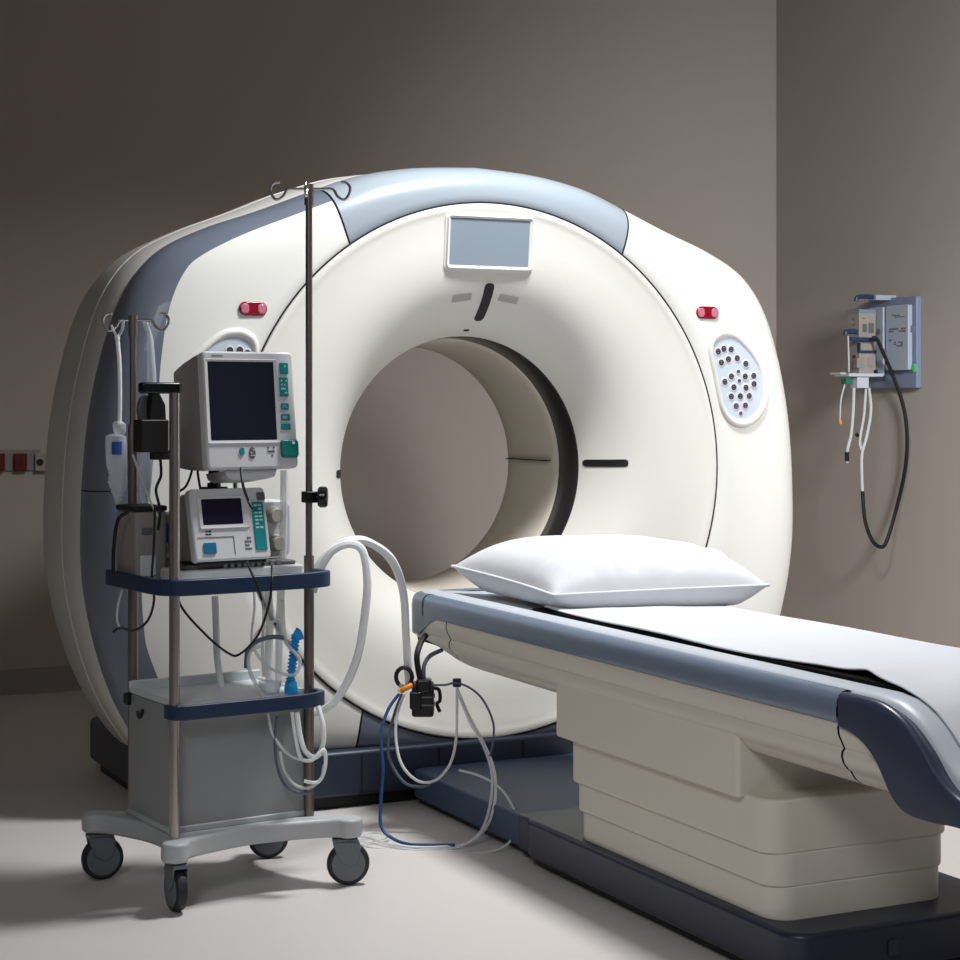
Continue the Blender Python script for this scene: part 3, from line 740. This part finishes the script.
# pump block at the rear corner of the shelf
pu = thing('infusion_pump', 'grey infusion pump block with black top at the rear corner of the shelf', 'pump', loc=CT.w(-.166, .050, SHZ), yaw=CT.yaw)
MB().prism(rrect(-.062, .02, -.06, .06, .008), 0, .165).build('case', 'device_side', pu, bevel=.005)
MB().prism(rrect(-.064, .022, -.062, .062, .008), .165, .178).build('lid', 'black', pu, bevel=.004)
MB().prism(rrect(-.05, -.01, .01, .06, .004), -.0635, .02, 'XZ').build('door', 'device_grey', pu, bevel=.003)
MB().box(-.045, -.02, -.065, -.05, .11, .125).build('latch', 'device_dark', pu, bevel=.002)
MB().prism(rrect(.02, .10, -.05, .06, .006), 0, .155).build('channel', 'device_dark', pu, 'dark pump channel', bevel=.004)
MB().box(.024, .044, -.056, -.04, .08, .135).build('blue_flap', 'deep_blue', pu, bevel=.003)
MB().box(.05, .09, -.054, -.04, .10, .14).build('dark_window', 'black', pu, bevel=.002)
MB().box(.05, .09, -.054, -.04, .03, .07).build('dark_window', 'black', pu, bevel=.002)
for zz in (.02, .05, .075): MB().box(.022, .048, -.054, -.04, zz, zz+.012).build('pump_key', 'device_side', pu, bevel=.002)
# black clamp device hanging under the grip
k0 = CT.onY(153, 435, FP.y+.06)
cl = thing('clamp_holder', 'black clamp holder hanging from the trolley grip beside the big monitor', 'clamp', loc=CT.w(k0.x, k0.y, k0.z), yaw=CT.yaw)
MB().box(-.038, .032, -.02, .03, -.04, .036).build('clamp_block', 'black', cl, bevel=.004)
MB().prism([(-.012, .03), (.03, .03), (.028, .07), (.012, .10), (.012, .118), (-.006, .118), (-.010, .08)], -.01, .014, 'XZ').build('clamp_arm', 'black', cl, bevel=.004)
MB().box(-.004, .046, -.012, .012, -.058, -.036).build('clamp_jaw', 'black', cl, bevel=.003)
MB().prism(ellipse(-.012, .058, .018, .036, 18), .012, .03, 'XZ').build('clamp_lever', 'device_dark', cl, bevel=.004)

# ------------------------------------------------------------------ drip bags
def drip(px, py, Y): return P(px, py, Y)
YB = (CT.M @ Vector((LP.x, LP.y, 0))).y
def bag_mesh(prof, Y, th):
    rows = []
    for (xl, xr, py) in prof:
        a_, b_ = P(xl, py, Y), P(xr, py, Y); cxx = (a_+b_)/2; hw = (b_-a_).length/2; d = min(th, hw)
        rows.append([(cxx.x+hw*math.cos(2*math.pi*k/16), cxx.y+d*math.sin(2*math.pi*k/16), cxx.z) for k in range(16)])
    return MB().loft(rows)
def wavy(prof):
    out = []
    for (a, b, y0), (a2, b2, y1) in zip(prof, prof[1:]):
        n = max(1, int((y1-y0)/1.5))
        for k in range(n): f = k/n; out.append((a+(a2-a)*f, b+(b2-b)*f, y0+(y1-y0)*f))
    out.append(prof[-1]); return [(a-(.7 if (i % 3 == 0 and y > 474) else 0), b+(.7 if (i % 3 == 0 and y > 474) else 0), y) for i, (a, b, y) in enumerate(out)]
Y1 = YB-.05
bd = thing('drip_bag', 'clear drip bag with blue label hanging at the rear corner of the trolley', 'drip bag', loc=P(118, 512, Y1))
off = Matrix.Translation(-P(118, 512, Y1))
def put(mb): mb.v = [off @ p for p in mb.v]; return mb
put(bag_mesh(wavy([(110, 116, 433.5), (105.5, 126, 436), (105, 127, 445), (106, 127.5, 465), (109, 127, 475), (108, 127.5, 482), (111, 126, 490), (114, 123, 499), (116, 121, 505)]), Y1, .018)).build('bag', 'bag_film', bd)
put(bag_mesh([(114, 122, 421), (112.5, 126, 424), (113, 126, 431), (116, 124, 435)], Y1, .014)).build('drip_chamber', 'clear_plastic', bd)
put(bag_mesh([(110.5, 123.5, 441.5), (110.5, 123.5, 454.5)], Y1-.006, .015)).build('bag_label', 'label_blue', bd, 'small blue label')
put(MB().tube([P(114, 508, Y1), P(117, 510, Y1), P(121, 504, Y1)], .008, 10)).build('port', 'tip_blue', bd, 'pale blue port')
put(MB().tube([P(119.5, 424, Y1), P(120, 395, Y1), P(119.5, 365, Y1), P(118, 345, Y1), P(117, 335, Y1)], lambda t: .0052 if t < .85 else .0065, 10)).build('hanger_strap', 'hose', bd)
put(MB().tube([P(117, 337, Y1), P(113, 329, Y1), P(111.5, 325, Y1)], .003, 8).tube([P(118, 337, Y1), P(122, 330, Y1), P(123.5, 321, Y1)], .004, 8)).build('hanger_loop', 'clear_plastic', bd)
Y2 = YB+.04
bd2 = thing('drip_bag', 'long clear drip bag hanging behind the short rear pole', 'drip bag', loc=P(148, 500, Y2))
off = Matrix.Translation(-P(148, 500, Y2))
put(bag_mesh([(144, 148, 322), (147, 151, 331), (147, 153.5, 340), (147, 156, 370), (146, 157.5, 400), (144, 157.5, 440), (139, 152, 455), (138, 152, 480), (140, 150, 500), (143, 147, 506)], Y2, .012)).build('bag', 'bag_film', bd2)
put(MB().tube([P(143, 321, Y2), P(147, 331, Y2), P(150, 322, Y2)], .003, 8)).build('hanger_loop', 'clear_plastic', bd2)

# ------------------------------------------------------------------ tubes, hoses and leads
def line(name, m_, pts, r, label, cat, group=None, seg=8, n=10):
    return solo(MB().tube([P(*p) for p in pts], r, seg, n).build(name, m_), label, cat, group)
line('breathing_hose', 'hose', [(313, 592, 4.66), (319, 572, 4.66), (331, 552, 4.66), (348, 544, 4.66), (362, 550, 4.66), (367, 575, 4.66), (366, 604, 4.66), (358, 655, 4.66), (341, 693, 4.66), (322, 711, 4.66), (306, 713, 4.66)], .0105, 'white hose looping from the trolley shelf down to its lower tray', 'hose')
line('breathing_hose', 'hose', [(313, 578, 4.72), (321, 562, 4.72), (336, 547, 4.72), (350, 541, 4.72), (368, 542, 4.76), (391, 559, 4.85), (403, 591, 5.0), (406, 635, 5.07), (408, 672, 5.1), (409, 684, 5.12)], .0115, 'white hose arching from the trolley to the black connector', 'hose')
# blue breathing connector
YT = 4.50
bc = thing('tube_connector', 'bright blue corrugated connector standing in a clear cup on the lower tray', 'connector', loc=P(291, 700, YT))
off = Matrix.Translation(-P(291, 700, YT))
def corr(t): return .0100+.0022*math.sin(t*2*math.pi*15)
put(MB().tube([P(290, 686, YT), P(292, 668, YT), P(294, 650, YT), P(296, 634, YT)], corr, 14, 40)).build('corrugated_stem', 'cyan_hose', bc)
put(MB().tube([P(294, 632, YT), P(297, 634, YT), P(299, 640, YT)], .013, 12)).build('elbow', 'cyan_hose', bc)
put(MB().lathe([(.0, 0), (.015, 0), (.017, .012), (.014, .028), (.009, .036), (0, .036)], P(291, 694, YT), 'Z', 20)).build('stem_base', 'cyan_hose', bc)
put(MB().lathe([(.0, 0), (.016, 0), (.018, .03), (.0165, .03), (.015, .002), (0, .002)], P(291, 706, YT), 'Z', 20)).build('cup', 'clear_plastic', bc)
cu = MB().lathe([(.0, 0), (.016, 0), (.030, .055), (.028, .055), (.0145, .003), (0, .003)], P(270, 704, 4.5), 'Z', 28).build('plastic_cup', 'clear_plastic')
solo(cu, 'clear tapered plastic cup on the lower tray beside the blue connector', 'cup')
grp = 'thin clear tubes hanging at the tall pole'
line('clear_tube', 'clear_tube', [(283, 600, 4.46), (286, 640, 4.45), (300, 660, 4.45), (293, 675, 4.45), (270, 668, 4.46), (255, 650, 4.46), (258, 632, 4.46), (280, 618, 4.46)], .004, 'clear tube curled above the lower tray beside the blue connector', 'tube')
line('clear_tube', 'cable_grey', [(246, 668, 4.46), (248, 650, 4.46), (258, 641, 4.46), (272, 637, 4.46), (284, 638, 4.46)], .0055, 'dark grey curved tube above the clear plastic cup', 'tube')
line('clear_tube', 'clear_tube', [(268, 700, 4.44), (258, 688, 4.44), (249, 668, 4.45), (250, 652, 4.46), (262, 645, 4.46)], .005, 'short clear tube rising from the clear cup under the dark one', 'tube')
for i, (x0_, x1_, y0_, y1_, rr, lab) in enumerate(((268, 270, 588, 690, .010, 'wide clear tube hanging down behind the dark curved tube'), (284, 279, 470, 690, .0095, 'long clear tube hanging from the big monitor past the dials'), (262, 264, 592, 676, .004, 'thin clear tube hanging next to the wide clear one'), (254, 252, 592, 650, .003, 'thinnest clear tube dropping from the upper shelf'))):
    yy = 4.62 if i != 1 else 4.60
    line('clear_tube', 'clear_tube', [(x0_, y0_, yy), ((x0_*2+x1_)/3+1, y0_+(y1_-y0_)*.3, yy), ((x0_+2*x1_)/3-1, y0_+(y1_-y0_)*.7, yy), (x1_, y1_, yy)], rr, lab, 'tube')
line('drain_tube', 'hose', [(215, 596, 4.62), (216, 625, 4.62), (217, 655, 4.62), (221, 684, 4.60), (223, 694, 4.58)], .0085, 'white tube dropping from the upper shelf to the grey tray', 'tube')
# coils below the lower rail
YC = 4.43
line('coiled_tube', 'hose', [(297, 712, YC), (300, 735, YC), (306, 752, YC), (316, 757, YC), (323, 745, YC), (323, 725, YC), (318, 706, YC+.01)], .006, 'thick clear tube looped highest round the tall pole below the tray', 'tube')
line('coiled_tube', 'clear_tube', [(268, 714, YC), (273, 735, YC), (287, 753, YC), (302, 760, YC), (315, 757, YC-.01), (322, 745, YC-.01)], .0035, 'thin clear tube slung under the tray in the widest shallow loop', 'tube')
line('coiled_tube', 'hose', [(292, 712, YC), (296, 740, YC), (301, 758, YC), (312, 760, YC-.015), (324, 750, YC-.01), (325, 768, YC), (318, 782, YC), (304, 781, YC)], .0045, 'white tube in a long loop crossing the tall pole', 'tube')
line('coiled_tube', 'cable_grey', [(277, 716, YC), (275, 740, YC), (277, 765, YC), (285, 785, YC), (300, 793, YC), (314, 792, YC)], .0035, 'dark grey tube hanging lowest in front of the cabinet edge', 'tube')
line('coiled_tube', 'clear_tube', [(280, 752, YC+.01), (284, 770, YC+.01), (294, 784, YC+.01), (308, 788, YC), (320, 780, YC), (324, 765, YC)], .0035, 'thin clear tube in the middle loop under the lower tray', 'tube')
# black leads on the cart
YL = 4.20
line('black_lead', 'black', [(272, 566, 4.330), (272, 580, 4.290), (269, 604, 4.290), (258, 635, 4.310), (240, 654, 4.340), (228, 653, 4.360), (205, 634, 4.350), (180, 604, 4.330), (178, 575, 4.330)], .003, 'black lead drooping in a long curve between the two shelves', 'cable')
line('black_lead', 'black', [(155, 505, 4.350), (154, 545, 4.340), (152, 575, 4.330), (154, 600, 4.330), (148, 620, 4.330), (135, 630, 4.330), (120, 628, 4.330), (113, 632, 4.330)], .003, 'black lead hanging from the pump to a curl at the rear pole', 'cable')
line('black_lead', 'black', [(193, 452, 4.500), (192, 470, 4.500), (186, 486, 4.500), (178, 492, 4.500)], .003, 'short black lead curving from the big monitor to the pump', 'cable')
line('black_lead', 'black', [(197, 458, 4.480), (198, 475, 4.480), (201, 492, 4.480)], .003, 'short straight black lead under the big monitor by the stalk', 'cable')
line('black_lead', 'black', [(241, 468, 4.340), (243, 485, 4.300), (248, 500, 4.330), (252, 508, 4.310)], .0034, 'black lead from the big monitor to the teal key strip', 'cable')
line('black_lead', 'black', [(247, 562, 4.330), (252, 574, 4.290), (257, 584, 4.290), (262, 600, 4.290)], .003, 'black lead leaving the underside of the wedge-shaped monitor', 'cable')
line('black_lead', 'black', [(160, 456, 4.420), (161, 475, 4.420), (156, 490, 4.420), (160, 510, 4.420), (158, 530, 4.400)], .0035, 'black lead hanging down from the clamp holder', 'cable')
line('black_lead', 'black', [(128, 512, 4.420), (118, 520, 4.420), (114, 545, 4.420), (113, 575, 4.400)], .0045, 'thick black lead down the rear edge of the pump', 'cable')
line('clear_tube', 'clear_tube', [(122, 590, 4.5), (118, 605, 4.5), (117, 620, 4.5), (120, 628, 4.5)], .003, 'clear tube at the rear pole next to the curled black lead', 'tube')
line('drip_line', 'clear_tube', [(133, 455, 4.52), (142, 480, 4.48), (152, 505, 4.45), (160, 520, 4.42)], .003, 'clear drip line slanting down to the pump', 'tube')

# ------------------------------------------------------------------ black connector hanging at the table head
YK = 5.08
pb = thing('cable_connector', 'black ribbed cable connector hanging at the head end of the table', 'connector', loc=P(425, 717, YK))
off = Matrix.Translation(-P(425, 717, YK))
def bx(x0, x1, y0, y1, dy0, dy1):
    a_, b_ = P(x0, y1, YK), P(x1, y0, YK); return put(MB().box(a_.x, b_.x, YK+dy0, YK+dy1, a_.z, b_.z))
bx(412, 434, 682, 716, -.025, .025).build('connector_body', 'black', pb, bevel=.008)
bx(410, 422, 690, 708, -.035, -.01).build('connector_lobe', 'black_gloss', pb, bevel=.006)
bx(416, 432, 678, 692, -.030, .02).build('connector_collar', 'black_gloss', pb, bevel=.008)
for yy in (695, 703): bx(411, 435, yy, yy+1.6, -.027, .027).build('rib', 'device_dark', pb)
put(MB().tube([P(433, 688, YK), P(439, 690, YK), P(440, 700, YK), P(437, 704, YK), P(440, 712, YK)], .005, 8)).build('connector_clip', 'black', pb)
put(MB().tube([P(421, 682, YK), P(418, 668, YK), P(417, 655, YK), P(421, 642, YK+.03), P(426, 635, YK+.05)], .0085, 10)).build('connector_stem', 'black', pb)
put(MB().tube([P(424, 681, YK), P(424, 666, YK), P(430, 656, YK+.02), P(442, 650, YK+.05)], .006, 10)).build('grey_stem', 'cable_grey', pb, 'grey stem curving to the table')
lp = [P(404, 677+0, YK-.01)+Vector((.022*math.cos(a), 0, .026*math.sin(a))) for a in [2*math.pi*k/16 for k in range(16)]]
put(MB().tube(lp, .006, 8, 1, closed=True)).build('cable_loop', 'black', pb)
oc = solo(MB().tube([P(401, 691, YK-.03), P(406, 688, YK-.035), P(412, 685, YK-.03)], .0075, 10).build('orange_plug', 'orange'), 'small orange plug beside the black cable connector', 'plug')
cp = solo(MB().tube([P(400, 693, YK-.02), P(401, 689, YK-.02), P(403, 684, YK-.02)], .0085, 10).build('clear_plug', 'clear_plastic'), 'small clear plug behind the orange one', 'plug')
bk = SC.onX(457, 683, -.25); bkw = SC.M @ bk; YH = bkw.y
ho = solo(MB().box(bkw.x-.012, bkw.x+.012, bkw.y-.012, bkw.y+.012, bkw.z-.010, bkw.z+.012).build('cable_clip', 'black', bevel=.003), 'small black cable clip under the table edge', 'clip')
Y0 = 5.0
line('floor_cable', 'cable_blue', [(399, 694, 5.05), (388, 710, 5.03), (381, 735, 5.0), (383, 770, 4.98), (381, 800, 4.97), (381, 826, 4.95), (392, 838, 4.93), (408, 844, 4.89), (428, 845, 4.88), (455, 845, 4.88)], .0045, 'blue cable dropping from the black connector to the floor', 'cable')
line('floor_cable', 'cable_grey', [(402, 694, 5.06), (394, 715, 5.06), (388, 745, 5.05), (392, 765, 5.05), (405, 783, 5.04), (420, 787, 5.04), (430, 785, 5.06)], .004, 'grey cable behind the blue one ending in mid-air', 'cable')
line('floor_cable', 'cable_white', [(404, 694, 5.06), (397, 715, 5.05), (396, 740, 5.04), (402, 765, 5.03), (418, 781, 5.03), (436, 780, 5.04), (450, 764, 5.06), (456, 740, 5.08), (457, 710, 5.09), (457, 688, 5.06)], .004, 'white cable making a u-shaped loop to the table clip', 'cable')
line('floor_cable', 'cable_grey', [(432, 685, 5.05), (445, 685, 5.05), (456, 683, 5.03), (470, 688, 5.0), (483, 700, 4.98), (493, 722, 4.96), (493, 742, 4.95), (490, 756, 4.95)], .003, 'thin grey cable arching out from the table clip', 'cable')
line('floor_cable', 'cable_white', [(457, 688, 5.06), (468, 714, 5.02), (483, 742, 4.98), (494, 770, 4.95), (495, 800, 4.93), (486, 828, 4.91), (468, 843, 4.90), (440, 847, 4.87), (410, 847, 4.87), (388, 843, 4.90)], .004, 'white cable sweeping from the table clip to the floor', 'cable')
line('floor_cable', 'clear_tube', [(457, 690, 5.06), (470, 722, 5.0), (483, 745, 4.97), (492, 775, 4.93), (489, 810, 4.90), (478, 835, 4.88), (455, 848, 4.86), (420, 850, 4.85)], .004, 'clear cable close beside the white one that sweeps to the floor', 'cable')
line('floor_cable', 'clear_tube', [(459, 770, 4.98), (480, 776, 4.96), (500, 788, 4.92), (514, 810, 4.86), (515, 830, 4.84), (505, 846, 4.83), (480, 853, 4.82), (440, 852, 4.84), (400, 848, 4.86), (370, 838, 4.93), (358, 836, 4.94)], .0035, 'clear cable with the widest bend lying on the floor', 'cable')
line('floor_cable', 'clear_tube', [(354, 846, 4.88), (370, 842, 4.91), (390, 836, 4.95), (372, 833, 4.97), (358, 838, 4.94), (366, 846, 4.88), (395, 850, 4.86)], .0025, 'thin clear lead curled on the floor by the trolley caster', 'cable')

# ------------------------------------------------------------------ wall unit on the right wall (frame with x out of the wall)
yw = -SC.onX(921, 390, RX).y
WY0 = SC.onX(922, 390, RX).y                      # edge nearest the camera
WT, WB = SC.onX(921, 296, RX).z, SC.onX(921, 388, RX).z
wu = thing('wall_unit', 'blue-grey medical supply unit fixed to the wall at the right', 'wall unit', loc=SC.w(RX, WY0, (WT+WB)/2), yaw=SC.yaw)
wu['label'] = 'blue-grey medical supply unit fixed to the wall beside the scanner'
hz = (WT-WB)/2
# local: x = into wall (-x is room), y = away from the camera
def wpx(px, py, x): 
    q = SC.onX(px, py, RX+x); return q.y-WY0, q.z-(WT+WB)/2
ya, _ = wpx(885, 340, 0)
MB().prism(rrect(0, .34, -hz, hz, .006), -.03, 0, 'YZ').build('back_plate', 'unit_blue', wu, bevel=.006)
y0_, z0_ = wpx(909, 370, -.05); y1_, z1_ = wpx(886, 306, -.05)
MB().prism(rrect(y0_, y1_, z0_, z1_, .006), -.055, -.03, 'YZ').build('front_panel', 'unit_face', wu, 'pale front panel with faint printing', bevel=.004)
def wgl(px0, px1, py0, py1, nr, nc, sd):
    (a0, b0), (a1, b1) = wpx(px0, py1, -.055), wpx(px1, py0, -.055); m = MB(); rd = random.Random(sd)
    for i in range(nr):
        for j in range(nc):
            if rd.random() < .25: continue
            u0 = a0+(a1-a0)*(j+.1)/nc; u1 = a0+(a1-a0)*(j+.85)/nc; zc = b0+(b1-b0)*(i+.5)/nr; h = (b1-b0)/nr*.3
            m.box(-.0562, -.055, min(u0, u1), max(u0, u1), zc-h, zc+h)
    m.build('print_marks', 'device_dark', wu)
wgl(892, 905, 314, 318, 2, 5, 1); wgl(889, 906, 327, 333, 2, 7, 2); wgl(894, 903, 341, 347, 3, 4, 3); wgl(889, 891.5, 339, 347, 3, 1, 4)
a0, b0 = wpx(915, 368, -.03); MB().prism(ellipse(a0, b0, .009, .018, 16), -.040, -.03, 'YZ').build('indicator', 'led_green', wu, 'green lit indicator')
a0, b0 = wpx(911, 329, -.03); MB().box(-.045, -.03, a0-.012, a0+.012, b0-.016, b0+.016).build('small_lever', 'chrome', wu, bevel=.003)
# modules standing out from the wall at the far side of the plate; camera sees their ends
ye = wpx(886, 340, -.04)[0]
def epx(px, py, y): q = SC.onY(px, py, WY0+y); return q.x-RX, q.z-(WT+WB)/2
def end(name, m_, px0, px1, py0, py1, y, dep, bev=.004, lab=None):
    (a0, b0), (a1, b1) = epx(min(px0+dep*70, px1-1), py1, y), epx(px1, py0, y)
    return MB().box(a0, a1, y, y+dep, b0, b1).build(name, m_, wu, lab, bevel=bev)
YE = ye-.02
end('arm', 'unit_face', 873, 906, 295.5, 300, YE, .05, .004, 'pale arm along the top')
end('module', 'unit_beige', 853, 876, 313, 375, YE+.02, .09, .004, 'beige gas module')
end('module_top', 'unit_blue', 853, 876, 309.5, 313.5, YE+.02, .09, .003)
end('side_block', 'unit_face', 876, 885, 307, 376, YE+.005, .10, .004)
end('blue_bar', 'unit_navy', 851, 877, 337.5, 341, YE-.005, .02, .003)
end('blue_frame', 'unit_navy', 859, 877, 350.5, 353, YE+.012, .02, .002)
end('blue_frame', 'unit_navy', 859, 861, 343, 353, YE+.012, .02, .002)
for (a_, b_, c_, d_) in ((862, 867, 324, 332), (868, 874, 323, 333), (853.5, 855, 318, 320.5), (853.5, 855, 324, 326), (862, 865, 318, 319)): end('module_mark', 'device_dark', a_, b_, c_, d_, YE+.0185, .01, 0)
for (a_, b_, c_, d_) in ((856, 864, 358, 368), (867, 874, 357, 367)): end('module_window', 'device_side', a_, b_, c_, d_, YE+.016, .02, .002)
end('red_port', 'socket_red', 853.5, 856, 355, 358.5, YE+.01, .02, .002)
end('dark_port', 'black', 875, 878, 370, 374, YE+.0, .02, .002)
end('dark_port', 'device_dark', 878.5, 882, 329, 333, YE+.0, .02, .002)
end('tray', 'tray_white', 842, 883, 373.5, 376.5, YE-.03, .10, .002, 'white bracket tray under the modules')
end('tray_tab', 'tray_white', 835, 846, 372.5, 374.5, YE-.03, .08, .002)
end('tray_block', 'tray_white', 854, 869, 377, 388, YE-.02, .05, .003)
end('green_socket', 'green', 843.5, 853, 378, 384, YE-.015, .04, .003)
def wt(pts):
    out = []
    for px, py, y in pts:
        a0, b0 = epx(px, py, y)
        if a0 > -.03: y, b0 = wpx(px, py, -.03); a0 = -.03
        out.append(Vector((a0, y, b0)))
    return out
MB().tube(wt([(856, 301, YE+.01), (857, 297.5, YE+.01), (862, 296.5, YE+.01), (873, 297, YE+.01)]), .010, 8).build('blue_hook', 'unit_navy', wu, 'dark blue hook at the top')
MB().tube(wt([(845.5, 335, YE-.01), (846, 332, YE-.01), (852, 331.5, YE-.01), (857, 332, YE-.01)]), .011, 8).build('blue_hook', 'unit_navy', wu, 'dark blue hook beside the beige module')
def wline(name, m_, pts, r, label, cat, group=None):
    q = [SC.M @ (Vector((RX, WY0, (WT+WB)/2))+p) for p in wt(pts)]
    return solo(MB().tube(q, r, 8, 10).build(name, m_), label, cat, group)
wline('wall_cable', 'black', [(872, 338, YE-.03), (877, 339, YE-.04), (882, 350, YE-.05), (893, 376, YE-.05), (903, 405, YE-.05), (907, 435, YE-.05), (905, 470, YE-.05), (896, 510, YE-.05), (887, 540, YE-.05), (881, 547, YE-.05), (872, 540, YE-.05), (865, 520, YE-.05), (862.5, 491, YE-.05)], .0085, 'thick black cable hanging in a loop from the wall unit', 'cable')
wline('wall_tube', 'clear_tube', [(862.5, 491, YE-.05), (862, 480, YE-.05), (862, 455, YE-.04), (867, 435, YE-.03), (871, 410, YE-.02), (869, 388, YE+.0)], .0065, 'white tube joining the black cable under the wall unit', 'tube')
wline('wall_tube', 'clear_tube', [(862, 452, YE-.03), (860, 440, YE-.02), (864, 415, YE-.01), (866, 388, YE+.0)], .006, 'white tube with a black bead between two others under the wall unit', 'tube')
wline('wall_tube', 'clear_tube', [(854, 388, YE+.0), (853, 415, YE-.01), (851, 435, YE-.01), (847.5, 450, YE-.01), (847, 463, YE-.01)], .007, 'white tube ending in a striped plug under the wall unit', 'tube')
wline('wall_tube', 'clear_tube', [(845, 384, YE+.0), (841, 400, YE-.01), (840, 420, YE-.01)], .0035, 'thin pale tube below the green socket', 'tube')
wline('wall_tube', 'clear_tube', [(848, 336, YE-.01), (848.5, 350, YE-.01), (849, 372, YE-.01)], .0035, 'thin pale tube from the blue hook to the white bracket', 'tube')
wline('tube_plug', 'black', [(847, 452, YE-.012), (847, 461, YE-.012)], .010, 'small dark striped plug at a white tube end', 'plug')
wline('tube_bead', 'black', [(856.5, 434, YE-.03), (858, 436, YE-.03)], .009, 'tiny black bead on a white tube under the wall unit', 'bead')
wline('tube_plug', 'orange', [(840, 420, YE-.01), (840.5, 424, YE-.01)], .008, 'tiny orange plug at the end of the thin pale tube', 'plug')

# ------------------------------------------------------------------ red sockets on the back wall
def bw(px, py): return SC.onY(px, py, BY)
a_, b_ = bw(-40, 471.5), bw(40, 450.5)
tr = thing('socket_rail', 'pale rail along the back wall carrying the red sockets', 'rail', loc=SC.w(a_.x, BY, a_.z), yaw=SC.yaw)
MB().box(0, b_.x-a_.x, -.008, 0, 0, b_.z-a_.z+.004).build('rail_plate', 'trunk_grey', tr, bevel=.002)
def socket(px0, px1, m_, lab):
    a1, b1 = bw(px0, 471), bw(px1, 453); x = (a1.x+b1.x)/2; w = (b1.x-a1.x)/2; h = b1.z-a1.z
    s = thing('wall_socket', lab, 'socket', loc=SC.w(x, BY-.008, a1.z), yaw=SC.yaw)
    MB().prism(rrect(-w, w, 0, h, .006), -.016, 0, 'XZ').build('socket_plate', m_, s, bevel=.003)
    return s, w, h
s, w, h = socket(-9, 4, 'socket_red', 'dark red wall socket cut off by the picture edge')
s, w, h = socket(13, 26, 'socket_red', 'dark red wall socket with its whole face in view')
MB().box(-.002, .002, -.018, -.016, h*.3, h*.7).build('socket_slot', 'black', s)
s, w, h = socket(34, 47, 'socket_beige', 'beige wall socket with a black hole touching the scanner edge')
MB().lathe([(0, -.019), (.014, -.019), (.014, -.01)], (-.008, 0, h*.5), 'Y', 20).build('socket_hole', 'black', s)

# ------------------------------------------------------------------ lights
def area(name, loc, tgt, sx, sy, power, col=(1, 1, 1), spread=180):
    d = bpy.data.lights.new(name, 'AREA'); d.shape = 'RECTANGLE'; d.size = sx; d.size_y = sy; d.energy = power; d.color = col; d.spread = R(spread)
    o = bpy.data.objects.new(name, d); COL.objects.link(o); o.location = SC.w(*loc)
    v = SC.w(*tgt)-SC.w(*loc); o.rotation_euler = v.to_track_quat('-Z', 'Y').to_euler(); return o
area('key_light', (.1, -.92, 3.25), (.05, -.7, 0), .5, .4, 64, (.99, .995, 1.0), 135)
area('wall_light', (1.5, -2.4, 2.4), (2.8, -.4, 1.3), .6, .6, 62, (.96, .98, 1.0), 100)
area('fill_light', (-2.9, -4.2, 2.9), (0, -1.7, .2), 1.0, 1.0, 10, (.97, .985, 1.0), 80)  # added fill lamp out of view, brightens the pedestal side and cart
wd = bpy.data.worlds.new('world'); scene.world = wd; wd.use_nodes = True
bg = wd.node_tree.nodes['Background']; bg.inputs[0].default_value = (.62, .68, .8, 1); bg.inputs[1].default_value = .21
scene.view_settings.view_transform = 'Standard'; scene.view_settings.look = 'None'; scene.view_settings.exposure = 0
